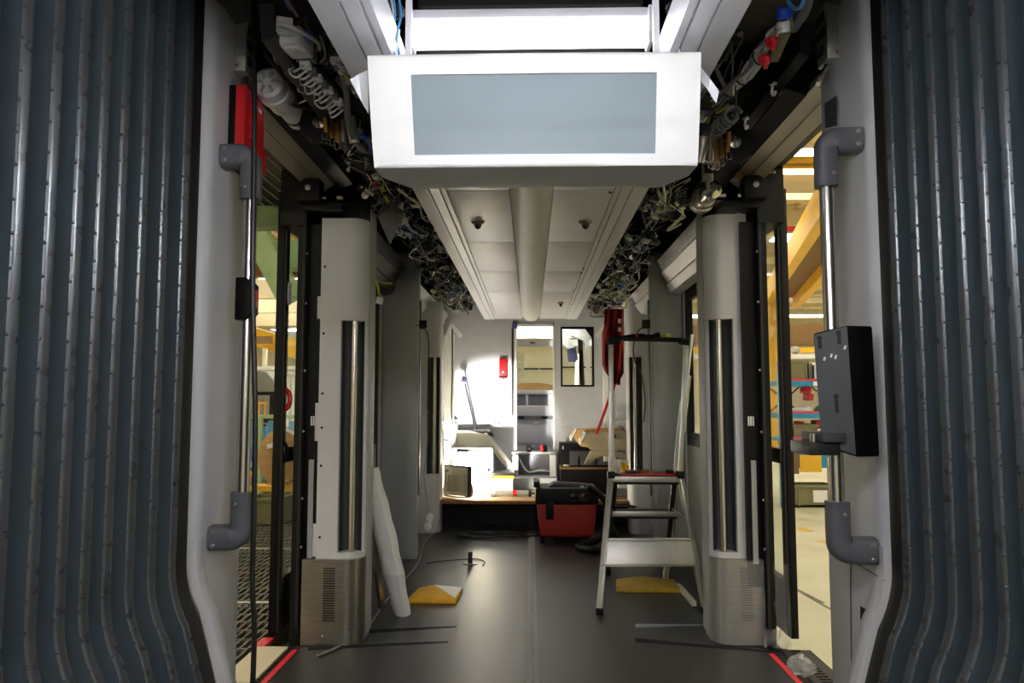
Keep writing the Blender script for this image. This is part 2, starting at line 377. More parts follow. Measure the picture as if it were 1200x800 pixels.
# ---------------------------------------------------------------- side walls
walls = {}
for s in (-1, 1):
    nm = 'wall_left' if s < 0 else 'wall_right'
    def sx(a, b): return sorted((s*a, s*b))
    w = ST(G().b(*sx(1.25, 1.30), 4.3, 6.22, 0, .92).build(nm, 'grey_panel2'), 'grey lower side wall under the window between grey partitions on the %s side' % ('wrapped plank' if s < 0 else 'step ladder'), 'wall')
    walls[s] = w
    y0 = 2.545 if s < 0 else 2.46
    yt, yb = (2.86, 2.94)
    # portal panel with rounded near edge
    rows = []
    for (z, ye) in ((0, yb), (.7, yb), (1.6, (yt+yb)/2+.01), (2.55, yt), (2.64, yt-.05), (2.8, yt-.15)):
        rows.append([(s*1.17, y0, z), (s*1.125, y0+.004, z), (s*1.105, y0+.018, z), (s*1.1, y0+.045, z), (s*1.098, y0+.08, z), (s*1.1, (y0+ye)/2, z), (s*1.103, ye-.012, z), (s*1.112, ye, z), (s*1.25, ye+.01, z)])
    pp = G().sheet(rows).build('portal_panel', 'grey_panel', w, ang=50)
    # chamfered lower corner flange
    rows = [[(s*(1.1-dx+.03), y0-.005, z), (s*(1.1-dx-.002), y0, z), (s*(1.1-dx-.006), y0+.02, z), (s*(1.1-dx+.002), y0+.075, z), (s*(1.1-dx*.2+.03), y0+.12, z)] for (dx, z) in BP if z < .9]
    G().sheet(rows).build('corner_flange', 'grey_panel', pp, ang=60)
    # gangway portal behind and rear car walls (behind the camera)
    G().b(*sx(1.1, 1.2), -2.6, .5, -.1, 2.8).build('rear_car_panel', 'grey_panel', w)
    # aluminium door header
    hd = G().prism([(s*1.2, 2.40), (s*1.172, 2.422), (s*1.168, 2.416), (s*1.15, 2.43), (s*1.148, 2.437), (s*1.10, 2.472), (s*1.12, 2.52), (s*1.24, 2.46)], 'y', 2.9, 4.2)
    hd.build('door_header', 'beige_alu', w)
    G().prism([(s*1.1, 2.47), (s*1.02, 2.50), (s*1.0, 2.56), (s*1.2, 2.62), (s*1.2, 2.5)], 'y', 3.0, 4.3).build('door_drive_tray', 'black', w)
    if s > 0: G().prism([(s*.93, 2.40), (s*.90, 2.42), (s*.90, 2.52), (s*.94, 2.52)], 'y', 2.5, 4.2).build('cable_channel', 'black_metal', w)
    if s < 0: G().prism([(s*.84, 2.38), (s*.80, 2.39), (s*.80, 2.50), (s*.85, 2.50)], 'y', 2.3, 5.9).build('cable_channel', 'dark_metal', w)
    G().b(*sx(1.2, 1.34), 4.02, 9.2, 2.2, 2.8).build('cant_rail', 'black', w)
    G().b(*sx(1.22, 1.34), 2.4, 2.95, -.1, 2.8).build('door_post', 'dark_metal', w)
    G().b(*sx(1.24, 1.34), 2.9, 4.05, 2.5, 2.8).build('door_lintel', 'black', w)
    # upper bay cladding extrusions
    G().prism([(s*1.2, 2.12), (s*1.13, 2.14), (s*1.10, 2.20), (s*1.11, 2.22), (s*1.06, 2.30), (s*1.07, 2.32), (s*1.03, 2.4), (s*1.2, 2.4)], 'y', 4.32, 6.2).build('bay_extrusion', 'dark_metal' if s < 0 else 'alu', w)
    G().prism([(s*1.2, 2.10), (s*1.08, 2.12), (s*1.02, 2.20), (s*1.03, 2.22), (s*.98, 2.30), (s*1.2, 2.4)], 'y', 6.4, 9.1).build('bay_extrusion', 'alu_paint', w)
    # rear section lower wall
    G().b(*sx(1.18, 1.24), 7.62, 9.3, 0, .95).build('lower_panel', 'grey_panel2', w)
    G().prism([(s*1.24, 7.6), (s*1.2, 7.6), (s*.92, 9.15), (s*.96, 9.2)] if s > 0 else [(s*1.24, 7.6), (s*1.2, 7.6), (s*.86, 9.15), (s*.9, 9.2)], 'z', .95, 1.05).build('window_ledge', 'white', w)
    # windows: bay between partitions, rear bay
    for (ya, yb2, n) in ((4.3, 6.22, 1), (7.65, 9.1, 3)):
        wn = 'window_%d' % (n if s < 0 else n+1)
        g = G()
        xa, xb = 1.25, 1.29
        g.b(*sx(xa, xb), ya, yb2, .92, 1.02).b(*sx(xa, xb), ya, yb2, 2.06, 2.2).b(*sx(xa, xb), ya, ya+.12, 1.02, 2.06).b(*sx(xa, xb), yb2-.12, yb2, 1.02, 2.06)
        wo = ST(g.build(wn, 'black'), 'black framed side window %s' % (('beside the wrapped plank' if s < 0 else 'beside the step ladder') if n == 1 else ('beside the cream cabinet' if s < 0 else 'beside the beige seat shells')), 'window')
        G().b(*sx(1.267, 1.273), ya+.11, yb2-.11, 1.01, 2.07).build('pane', 'glass', wo)
    # second door, closed
    d2 = G(); ya, yb2 = 6.42, 7.46
    d2.b(*sx(1.26, 1.3), ya, yb2, 0, .35).b(*sx(1.26, 1.3), ya, yb2, 2.05, 2.2)
    for yy in (ya, (ya+yb2)/2-.06, yb2-.12): d2.b(*sx(1.26, 1.3), yy, yy+.12, .35, 2.05)
    do = ST(d2.build('door_%d' % (3 if s < 0 else 4), 'black'), 'closed black framed glass double door on the %s side' % SD[s], 'door')
    for yy in (ya+.115, (ya+yb2)/2+.055): G().b(*sx(1.277, 1.283), yy, yy+.35, .34, 2.06).build('pane', 'glass', do)
    # opened door leaf outside
    xo = 1.36
    g = G(); ya, yb2 = 4.16, 4.86
    g.b(*sx(xo, xo+.04), ya, ya+.1, .02, 2.42).b(*sx(xo, xo+.04), yb2-.1, yb2, .02, 2.42).b(*sx(xo, xo+.04), ya+.1, yb2-.1, .02, .3).b(*sx(xo, xo+.04), ya+.1, yb2-.1, 2.25, 2.42).b(*sx(xo, xo+.04), ya+.1, yb2-.1, .92, 1.0)
    lf = ST(g.build('door_%d' % (1 if s < 0 else 2), 'black', bev=.004), 'open black framed glass door leaf standing out over the %s' % SO[s], 'door')
    for (z0, z1) in ((.3, .92), (1.0, 2.25)): G().b(*sx(xo+.017, xo+.023), ya+.09, yb2-.09, z0-.005, z1+.005).build('pane', 'glass', lf)
    G().b(*sx(xo-.012, xo), ya+.006, ya+.03, .03, 2.4).build('door_seal', 'rubber', lf)
    if s < 0:
        ringp = [(s*(xo-.012), ya+.06+.022*math.cos(q*math.pi/10), 1.86+.06*math.sin(q*math.pi/10)) for q in range(20)]
        G().tube(ringp, .008, 8, closed=True).build('pull_ring', 'white', lf)
        G().sph((s*(xo-.004), ya+.06, 1.86), .02, 12, (.5, .8, 2.2)).build('ring_centre', 'black', lf)
        G().tube(spl([(s*(xo), ya+.05, 1.33), (s*(xo-.03), ya+.05, 1.3), (s*(xo-.03), ya+.05, 1.24), (s*xo, ya+.05, 1.21)], 4), .014, 8).build('emergency_pull', 'red', lf)
        G().sph((s*(xo-.01), ya+.05, .98), .03, 12, (.8, .8, 2)).build('knob', 'black_gloss', lf)
    # black jamb with bolts next to partition
    jb = G().b(*sx(1.125, 1.20), 4.09, 4.13, .3, 2.22)
    jb.b(*sx(1.2, 1.25), 4.05, 4.12, 0, 2.42)
    jo = jb.build('door_jamb', 'black', w)
    G().b(*sx(1.150, 1.176), 4.078, 4.089, .42, .95).build('jamb_strip', 'grey_panel2', jo)
    for k in range(3): G().b(*sx(1.165-.012*k, 1.173-.012*k), 4.086, 4.0895, 1.13, 1.18).build('jamb_label', 'paper', jo)
    G().b(*sx(1.205, 1.22), 4.036, 4.049, .1, 2.35).build('jamb_seal', 'rubber', jo)
    for z in (2.05, 1.78, 1.42, 1.1, .75, .5): screw(jo, (s*1.2, 4.048, z), (0, -1, 0), .008)
    # door mechanism on top of the jamb
    mc = T('door_guide', 'black door guide bracket above the door jamb on the %s side' % SD[s], 'bracket', (s*1.15, 4.0, 2.27), 'door guides')
    G().b(*sx(1.0, 1.2), 3.98, 4.1, 2.27, 2.31).build('guide_plate', 'black_metal', mc, .004)
    G().b(*sx(1.1, 1.22), 3.9, 4.0, 2.3, 2.42).build('guide_block', 'black', mc, .008)
    G().cyl((s*1.2, 3.96, 2.33), (s*1.08, 3.96, 2.33), .012).build('guide_pin', 'steel', mc)
    G().cyl((s*1.02, 3.97, 2.335), (s*.99, 3.97, 2.335), .016).build('roller', 'steel', mc)
    screw(mc, (s*1.16, 3.899, 2.37), (0, -1, 0), .016)
# ================================================================ PARTITIONS
def arc(cx, cy, r, a0, a1, n=8): return [(cx+r*math.cos(math.radians(a0+(a1-a0)*i/n)), cy+r*math.sin(math.radians(a0+(a1-a0)*i/n))) for i in range(n+1)]
def partition(s, Y, xi, xo, ztop, zr0, zr1, heater, label, name='draught_partition'):
    # xi: inner |x|, xo: outer |x|; front face at Y, rounded at the aisle corner, rail recess between zr0 and zr1
    t = T(name, label, 'partition', (s*(xi+xo)/2, Y+.1, 0), 'draught partitions')
    r = .085
    def mir(p): return [(s*x, y) for x, y in p]
    full = [(xo, Y)]+arc(xi+r, Y+r, r, -90, -180)+[(xi, Y+.24), (xi+.03, Y+.24), (xi+.03, Y+.2), (xo, Y+.2)]
    rr = .062
    notch = [(xo, Y), (xi+.135, Y)]+arc(xi+.062, Y+.055, rr, -20, -245, 0 or 10)[::1]
    # notch: half-pipe opening to the aisle corner
    notch = [(xo, Y), (xi+.128, Y), (xi+.128, Y+.03)]+arc(xi+.066, Y+.03, .062, 0, 150, 8)+[(xi, Y+.075), (xi, Y+.24), (xi+.03, Y+.24), (xi+.03, Y+.2), (xo, Y+.2)]
    zb = .44 if heater else 0
    G().prism(mir(full), 'z', zr1, ztop).build('upper_shell', 'grey_panel', t, ang=40)
    G().prism(mir(notch), 'z', zr0, zr1).build('recess_shell', 'grey_panel', t, ang=40)
    G().prism(mir(full), 'z', zb, zr0).build('lower_shell', 'grey_panel', t, ang=40)
    # dark liner of the recess
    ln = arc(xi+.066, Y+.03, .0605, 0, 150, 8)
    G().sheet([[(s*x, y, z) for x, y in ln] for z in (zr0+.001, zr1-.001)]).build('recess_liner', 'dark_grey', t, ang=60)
    G().cyl((s*(xi+.06), Y+.03, zr0-.004), (s*(xi+.06), Y+.03, zr1+.004), .0175, n=20).build('grab_rail', 'steel', t)
    if heater:
        G().prism(mir([(xo+.065, Y-.02)]+arc(xi+.09, Y+.07, .095, -90, -180)+[(xi-.005, Y+.2), (xi+.03, Y+.2), (xo+.065, Y+.05)]), 'z', .005, .44).build('kick_plate', 'steel_dull', t, ang=40)
        kp = t.children[-1]
        for k in range(22):
            z = .13+k*.0125
            G().b(*sorted((s*(xi+.13), s*(xi+.19))), Y-.0262, Y-.02, z, z+.005).build('vent_slot', 'black', kp)
        for (x, z) in ((xo+.05, .41), (xo+.05, .25), (xo+.05, .05), (xi+.19, .41), (xi+.19, .05)): screw(kp, (s*x, Y-.0245 if x < xo else Y-.0215, z), (0, -1, 0), .006)
        for (z0, z1) in ((1.7, 1.82), (1.05, 1.25), (.45, .62)):
            G().b(*sorted((s*(xo), s*(xo+.018))), Y+.001, Y+.012, z0, z1).build('mounting_tab', 'grey_panel', t, .002)
        for z in (1.98, 1.62, 1.3, 1.12, .92, .55): G().lathe([(.007, 0), (.007, .001)], (s*(xo-.02), Y-.0005, z), (0, -1, 0), 10).build('hole', 'black', t)
        # aisle-side back plate standing taller with slot
        G().b(*sorted((s*(xi-.006), s*(xi))), Y+.1, Y+.25, .02, 2.32).build('back_plate', 'grey_panel2', t, .002)
        G().b(*sorted((s*(xi), s*(xo))), Y+.18, Y+.2, 2.24, 2.36).build('top_bracket', 'dark_metal', t, .003)
    return t
partition(-1, 4.06, .885, 1.125, 2.245, .47, 1.69, True, 'light grey partition with steel kick plate beside the wrapped plank')
partition(1, 4.12, .955, 1.165, 2.27, .47, 1.70, True, 'light grey partition with film wrapped kick plate beside the step ladder')
partition(-1, 7.5, .885, 1.15, 2.25, .56, 1.70, False, 'far slim partition with steel rail near the cream cabinet')
partition(1, 7.5, .955, 1.2, 2.25, .56, 1.70, False, 'far slim partition with steel rail near the hanging red overalls')
for s, xi, xo in ((-1, .925, 1.215), (1, .985, 1.24)):
    t = T('flat_partition', 'tall plain grey flat partition %s' % ('behind the wrapped plank' if s < 0 else 'behind the step ladder'), 'partition', (s*1.05, 6.3, 0), 'flat partitions')
    g = G().prism([(s*xo, 6.27), (s*(xi+.11), 6.27), (s*(xi+.095), 6.262), (s*(xi+.02), 6.262), (s*xi, 6.275), (s*xi, 6.40), (s*xo, 6.40)], 'z', 0, 2.46)
    g.build('board', 'grey_panel2', t, .003)
    G().b(*sorted((s*(xi-.006), s*(xi-.0005))), 6.285, 6.31, .1, 2.3).build('edge_profile', 'alu', t)
    G().b(*sorted((s*(xo+.004), s*(xo+.03))), 6.26, 6.39, 0, 2.3).build('outer_strip', 'grey_panel2', t, .003)
    G().b(*sorted((s*(xi-.012), s*(xi-.006))), 6.30, 6.39, .5, 2.1).build('edge_seal', 'black', t)
    G().b(*sorted((s*(xi-.07), s*(xi-.005))), 6.28, 6.34, 1.86, 1.93).build('clamp_block', 'black', t, .004)
    G().sheet([[(s*(xi+.02+.24*i/6), 6.258-.006*((i+j) % 2), 2.47-.14*j/3*(1-.5*abs(i-3)/3)) for i in range(7)] for j in range(4)], .002, (0, 1, 0)).build('torn_film', 'film_clear', t)
# wrapped plank
t = T('wrapped_plank', 'long board wrapped in white foam film leaning on a grey partition', 'board', PZ(476, 718, 0))
a, b = P(470, 722, 4.62), P(432, 548, 4.45); a.z = .0
rows = []
for i in range(15):
    f = i/14; c = a.lerp(b, f); wv = .034+.03*math.sin(math.pi*(.15+.75*f))+.004*math.sin(i*1.9)
    rows.append([(c.x-wv*.9+.004*math.sin(i*3.1), c.y+.03, c.z), (c.x-wv*.5, c.y-.012+.004*math.sin(i*2.3), c.z+.004), (c.x, c.y-.02+.006*math.cos(i*2.7), c.z), (c.x+wv*.6, c.y-.012, c.z-.002), (c.x+wv, c.y+.035+.004*math.sin(i*5), c.z)])
G().sheet(rows, .02, (0, 1, 0)).build('foam_wrap', 'foam', t)
rows = [[(q[0]+d*.25, q[1]-.005, q[2]) for q, d in zip(r, (-.004, -.002, 0, .002, .004))] for r in rows[:5]]
G().sheet(rows).build('wrap_overlap', 'film', t)
a2, b2 = P(448, 700, 4.75), P(437, 640, 4.6); a2.z = 0
tag(G().bar(a2, b2+Vector((-.03, 0, .25)), .02, .04).build('metal_strip', 'steel'), 'short steel strip leaning behind the wrapped plank', 'strip')
# ================================================================ HANDLES ON THE PORTALS
def handle(s, Y, zt, zb, xr, label):
    t = T('grab_handle', label, 'handle', (s*1.1, Y, zb-.05), 'portal grab handles')
    pr = [(math.copysign(abs(math.cos(q*math.pi/8))**.6, math.cos(q*math.pi/8)), math.copysign(abs(math.sin(q*math.pi/8))**.6, math.sin(q*math.pi/8))) for q in range(16)]
    for z, d in ((zt, -1), (zb, 1)):
        p = spl([(s*1.098, Y, z), (s*1.07, Y, z), (s*1.04, Y, z), (s*(xr+.02), Y, z+d*.004), (s*(xr+.003), Y, z+d*.02), (s*xr, Y, z+d*.05), (s*xr, Y, z+d*.1), (s*xr, Y, z+d*.155)], 5)
        e = G().tube(p, [.043 if i < 14 else .043-.008*min(1, (i-14)/8) for i in range(len(p))], 16, prof=pr).build('elbow', 'handle_grey', t, ang=60)
        for dz in (.02, -.022): screw(e, (s*1.077, Y-.0435, z+dz), (0, -1, 0), .008)
        screw(e, (s*(xr+.012), Y-.036, z+d*.115), (0, -1, 0), .008)
    G().cyl((s*xr, Y, zb+.14), (s*xr, Y, zt-.14), .024, n=24).build('rail', 'steel', t)
    return t
handle(-1, 2.66, 2.125, .79, .995, 'grey elbow grab handle with steel rail beside the red emergency box')
handle(1, 2.53, 2.12, .78, .985, 'grey elbow grab handle with steel rail carrying the black bracket')
# stop button housing on left rail
c = P(288, 351, 2.66)
t = T('stop_button', 'black stop button housing with red button on the steel rail', 'button', c)
G().prism([(c.x-.026, c.z-.075), (c.x+.012, c.z-.075), (c.x+.036, c.z-.05), (c.x+.036, c.z+.05), (c.x+.012, c.z+.075), (c.x-.026, c.z+.075)], 'y', c.y-.035, c.y+.03).build('housing', 'black', t, .005)
G().ob((c.x+.038, c.y-.02, c.z), (.006, .05, .062)).build('red_button', 'red', t, .002)
G().b(c.x+.0395, c.x+.0415, c.y-.04, c.y-.02, c.z+.005, c.z+.012).build('button_mark', 'white', t)
# red emergency box
c = P(294, 156, 2.83); x0 = -1.10
t = T('emergency_box', 'red emergency handle box with black back above the grab handle', 'box', (x0, 2.8, 2.1))
zt, zb = P(290, 112, 2.8).z, P(290, 203, 2.8).z
G().b(x0-.002, x0+.024, 2.70, 2.87, zb, zt).build('back_plate', 'black', t, .003)
g = G().b(x0+.024, x0+.06, 2.70, 2.88, zb+.01, zt)
ro = g.build('red_cover', 'red', t, .004)
G().b(x0+.058, x0+.072, 2.74, 2.868, zb+.11, zt-.035).build('front_plate', 'red', ro, .002)
G().b(x0+.06, x0+.085, 2.75, 2.87, zb+.012, zb+.10).build('pull_flap', 'red', ro, .004)
for k in range(2): G().b(x0+.0715, x0+.073, 2.76+.045*k, 2.79+.045*k, zt-.06, zt-.045).build('white_mark', 'white', ro)
G().b(x0-.004, x0+.02, 2.80, 2.85, zt, zt+.035).build('cable_gland', 'white', t, .008)
# black cable hanging in the doorway
tag(G().tube(spl([P(297, y, 2.62)+Vector((dx, 0, 0)) for y, dx in ((-60, 0), (60, .003), (200, .002), (330, -.003), (480, .006), (600, .002), (680, -.004), (730, .003), (780, .0), (830, -.005), (900, .002))], 5), .0095, 8).build('hanging_cable', 'wire_black'), 'thick black cable hanging down in front of the grating doorway', 'cable')
# validator bracket on right rail
c = P(975, 460, 2.60); xr = 1.0
t = T('validator_bracket', 'tall black slotted mounting bracket clamped to the steel rail', 'bracket', (xr, 2.5, 1.0))
zt, zb = P(990, 382, 2.42).z, P(990, 535, 2.42).z
# housing : tapering box, front plate facing the aisle and camera
x0, x1 = P(958, 450, 2.40).x, P(1019, 450, 2.40).x
fp = [(x0, zt-.015), (x0+.066, zt), (x0+.066, zb-.01), (x0+.01, zb+.012)]
G().add([(x0, 2.43, zt-.02), (x0+.085, 2.37, zt), (x0+.176, 2.40, zt), (x0+.15, 2.49, zt-.02), (x0+.015, 2.43, zb+.03), (x0+.10, 2.37, zb), (x0+.184, 2.40, zb), (x0+.165, 2.49, zb+.03)],
        [(0, 1, 2, 3), (7, 6, 5, 4), (0, 4, 5, 1), (1, 5, 6, 2), (2, 6, 7, 3), (3, 7, 4, 0)]).build('housing', 'black', t, .01)
hz = t.children[0]
def on_face(u, v): # u across (0..1) v down (0..1) on front-left face
    a = Vector((x0, 2.43, zt-.02)); b = Vector((x0+.085, 2.37, zt)); cc = Vector((x0+.015, 2.43, zb+.03)); d = Vector((x0+.10, 2.37, zb))
    return a.lerp(b, u).lerp(cc.lerp(d, u), v)
nf = (on_face(1, 0)-on_face(0, 0)).cross(on_face(0, 1)-on_face(0, 0)).normalized()
if nf.y > 0: nf = -nf
fq = [on_face(u, v)+nf*.0015 for u, v in ((.04, .02), (.98, .015), (.98, .98), (.04, .97))]
G().add(fq+[p-nf*.004 for p in fq], [(0, 1, 2, 3), (7, 6, 5, 4), (0, 4, 5, 1), (1, 5, 6, 2), (2, 6, 7, 3), (3, 7, 4, 0)]).build('front_plate', 'plate_grey', hz)
for (u, v0, v1) in ((.2, .06, .15), (.75, .05, .14), (.55, .55, .68)):
    a, b = on_face(u, v0)+nf*.0015, on_face(u, v1)+nf*.0015
    G().bar(a, b, .011, .003, nf).build('slot', 'rubber', hz)
    G().lathe([(.008, -.001), (.008, .0016)], a, nf, 10).build('slot', 'rubber', hz)
for (u, v) in ((.3, .24), (.5, .22), (.62, .235), (.9, .17)): G().ob(on_face(u, v)+nf*.002, (.006, .002, .012), (0, 20, -35)).build('white_mark', 'white', hz)
zc = P(975, 525, 2.43).z
G().b(x0-.035, x0+.06, 2.39, 2.565, zc-.02, zc+.02).build('clamp', 'dark_metal', t, .006)
G().b(x0+.0, x0+.07, 2.37, 2.56, zc+.02, zc+.05).build('clamp_jaw', 'dark_grey', t, .006)
G().cyl((x0-.01, 2.42, zc+.02), (x0-.01, 2.42, zc+.045), .012).build('clamp_bolt', 'steel', t)
# hatch and slot on right portal panel
pr_ = [o for o in walls[1].children if o.name.startswith('portal_panel')][0]
h0, h1 = PX(1037, 700, 1.097), PX(997, 700, 1.097)
G().add([(1.0965, h1.y, h1.z-.3), (1.0965, h0.y, h1.z-.3), (1.0965, h0.y, h1.z+.045), (1.0965, h1.y, h1.z+.1)], [(0, 1, 2, 3)]).build('hatch', 'grey_panel', pr_)
hp = [PX(998, 790, 1.095), PX(997, 665, 1.095), PX(1002, 660, 1.095), PX(1037, 680, 1.095)]
G().tube(spl(hp, 4), .0018, 6).build('hatch_groove', 'dark_grey', pr_)
q = [PX(1008, 710, 1.0945), PX(1028, 722, 1.0945), PX(1028, 738, 1.0945), PX(1008, 725, 1.0945)]
G().add(q+[p+Vector((.004, 0, 0)) for p in q], [(0, 1, 2, 3), (7, 6, 5, 4), (0, 4, 5, 1), (1, 5, 6, 2), (2, 6, 7, 3), (3, 7, 4, 0)]).build('hatch_slot', 'black', pr_)
q = [PX(966, 121, 1.094), PX(980, 112, 1.094), PX(980, 147, 1.094), PX(967, 150, 1.094)]
G().add(q+[p+Vector((.004, 0, 0)) for p in q], [(0, 1, 2, 3), (7, 6, 5, 4), (0, 4, 5, 1), (1, 5, 6, 2), (2, 6, 7, 3), (3, 7, 4, 0)]).build('cut_out', 'dark_grey', pr_)
# ================================================================ DISPLAY IN FOAM
d0 = 1.95
t = T('wrapped_display', 'ceiling hung display box wrapped in white foam film', 'display', P(626, 190, d0))
tl, tr, br, bl = P(430, 64, d0), P(822, 60, d0), P(818, 193, d0), P(438, 196, d0)
def quadp(u, v, q=(tl, tr, br, bl)): return q[0].lerp(q[1], u).lerp(q[3].lerp(q[2], u), v)
def depth_shift(p, d): return Vector((p.x, p.y+d, p.z))
su0, su1, sv0, sv1 = .13, .868, .19, .90
us = [0, .012, .05, su0, .25, .4, .55, .7, su1, .95, .988, 1]; vs = [0, .03, .1, sv0, .4, .6, .75, sv1, .97, 1]
def bulge(u, v): return -.004*math.sin(math.pi*u)-.004*math.sin(math.pi*v)+.012*(max(0, .03-u)+max(0, u-.97)+max(0, .04-v)+max(0, v-.96))*8
g = G()
rows = [[depth_shift(quadp(u, v), bulge(u, v)+random.uniform(-.001, .001)) for u in us] for v in vs]
o = len(g.v); n = len(us)
for r in rows: g.v += r
for i in range(len(vs)-1):
    for j in range(n-1):
        if su0-.001 <= us[j] < su1-.001 and sv0-.001 <= vs[i] < sv1-.001: continue
        g.f.append((o+i*n+j, o+i*n+j+1, o+(i+1)*n+j+1, o+(i+1)*n+j))
# sides, top, underside going back, the film sagging below
def ring(dv, sc, dz, wob=0):
    out = []
    for u in us: out.append(depth_shift(quadp(.5+(u-.5)*sc, 0), dv)+Vector((0, 0, random.uniform(0, .012)*wob)))
    for v in vs[1:]: out.append(depth_shift(quadp(.5+.5*sc, v), dv))
    for u in reversed(us[:-1]): out.append(depth_shift(quadp(.5+(u-.5)*sc, 1), dv)+Vector((0, 0, -dz*math.sin(math.pi*min(1, max(0, u)))**.5+random.uniform(-.004, .004)*wob)))
    for v in reversed(vs[1:-1]): out.append(depth_shift(quadp(.5-.5*sc, v), dv))
    return out
def outer():
    out = list(rows[0])+[r[-1] for r in rows[1:]]+list(reversed(rows[-1][:-1]))+[r[0] for r in reversed(rows[1:-1])]
    return out
R0 = outer(); R1 = ring(.012, 1.0, 0); R2 = ring(.10, .99, .006, 1); R3 = ring(.2, .86, .0, 1)
for A, B in ((R0, R1), (R1, R2), (R2, R3)):
    o = len(g.v); g.v += A+B; m = len(A)
    for k in range(m): g.f.append((o+k, o+(k+1) % m, o+m+(k+1) % m, o+m+k))
o = len(g.v); g.v += R3; g.f.append(tuple(range(o, o+len(R3))))
g.build('foam_cover', 'foam', t, ang=70)
# display glass, set back a little
sc4 = [depth_shift(quadp(u, v), .001) for u, v in ((su0-.004, sv0-.006), (su1+.004, sv0-.006), (su1+.004, sv1+.006), (su0-.004, sv1+.006))]
sg = G().add(sc4+[depth_shift(p, .02) for p in sc4], [(0, 1, 2, 3), (7, 6, 5, 4), (0, 4, 5, 1), (1, 5, 6, 2), (2, 6, 7, 3), (3, 7, 4, 0)]).build('screen', 'screen', t)
for q in (((431, 82), (420, 87), (410, 93), (416, 104), (424, 120), (432, 134)), ((821, 78), (832, 92), (843, 107), (839, 121), (830, 106), (822, 96))):
    pp = [P(x, y, d0+.03+.012*math.sin(k*2.1)) for k, (x, y) in enumerate(q)]
    G().add(pp+[p+Vector((0, .0012, 0)) for p in pp], [(0, 1, 5), (1, 2, 3), (1, 3, 4), (1, 4, 5), (11, 7, 6), (9, 8, 7), (10, 9, 7), (11, 10, 7)]+[(k, 6+k, 6+(k+1) % 6, (k+1) % 6) for k in range(6)]).build('film_flap', 'film', t)
for x in (478, 770):
    p = P(x, 70, d0+.12)
    G().b(p.x-.008, p.x+.008, p.y, p.y+.02, p.z-.08, 2.78).build('hanger_rod', 'alu_paint', t)
for x in (464, 797):
    p = P(x, 66, d0+.06); q = P(x+(4 if x < 600 else -6), 35, d0+.1)
    G().tube([p, q], .003, 6).build('sling', 'white', t)
# small blue data cables rising from the display
for k, (x, mt) in enumerate(((462, 'tube_blue'), (468, 'tube_blue'), (458, 'wire_white'))):
    tag(G().tube(spl([P(x, 66, 2.06), P(x-3, 40, 2.1), P(x+1+k, 18, 2.14), P(x-2, -10, 2.2)], 5), .0035, 6).build('data_cable', mt), ('thin blue cable rising behind the wrapped display' if k == 0 else 'thin blue cable next to the hanger rod of the wrapped display' if k == 1 else 'thin white cable rising behind the wrapped display'), 'cable', 'display cables')
# ceiling cavity : plates, tube lamp
cv = G().b(-.38, .38, 2.5, 2.62, 2.23, 2.75).b(-.38, .38, 1.2, 2.62, 2.72, 2.76)
cv.build('cavity_panel', 'black_metal', ce)
G().b(-.36, .36, 2.44, 2.495, 2.44, 2.56).build('cavity_crossbar', 'dark_metal', ce)
def tube_lamp(y, z, label, L=.37, mt='lamp_tube', r=.04, hang=None):
    t = T('tube_lamp', label, 'lamp', (0, y, z), 'ceiling tube lamps')
    G().b(-L, L, y-.03, y+.03, z+.045, z+.075).build('lamp_body', 'alu_paint', t, .004)
    G().cyl((-L, y, z), (L, y, z), r, n=16).build('lamp_tube', mt, t)
    for s in (-1, 1):
        G().b(*sorted((s*L, s*(L+.012))), y-.045, y+.045, z-.045, z+.075).build('end_cap', 'white', t, .003)
        if hang: G().tube([(s*L*.7, y, z+.07), (s*L*.7, y, hang)], .004, 6).build('hanger_cord', 'wire_white', t)
tube_lamp(2.36, 2.415, 'bright white tube lamp across the ceiling opening behind the wrapped display')
tube_lamp(.98, 1.98, 'unseen fill tube lamp hung on cords before the wrapped display', .36, 'lamp_fill', .03, 2.8)  # added above the frame to brighten display, panels and overhead equipment
tube_lamp(-1.3, 2.2, 'unseen fill tube lamp hung on cords in the rear car', .5, 'lamp_fill', .03, 2.8)  # added behind the camera to brighten the bellows
for s, x, y in ((-1, 455, 22), (1, 800, 18)):
    c = P(x, y, 2.22)
    t = T('ceiling_clip', 'dark round ceiling bracket with steel spring clip beside the %s' % ('blue cables' if s < 0 else 'hatch rail over the blue valve'), 'bracket', c, 'ceiling clips')
    G().lathe([(.05, 0), (.05, .012), (.03, .02), (.03, .008)], c+Vector((0, 0, .03)), (0, 0, -1), 16).build('bracket_ring', 'dark_metal', t)
    G().tube(spl([c+Vector((-s*.02, -.03, .0)), c+Vector((s*.03, 0, -.01)), c+Vector((s*.02, .03, -.02)), c+Vector((-s*.02, .05, -.03))], 5), .004, 6).build('spring_clip', 'steel', t)
# ================================================================ OVERHEAD EQUIPMENT
def cable(parent, pts, r, mat, n=6, k=5): return G().tube(spl(pts, k), r, n).build('cable', mat, parent)
V = Vector
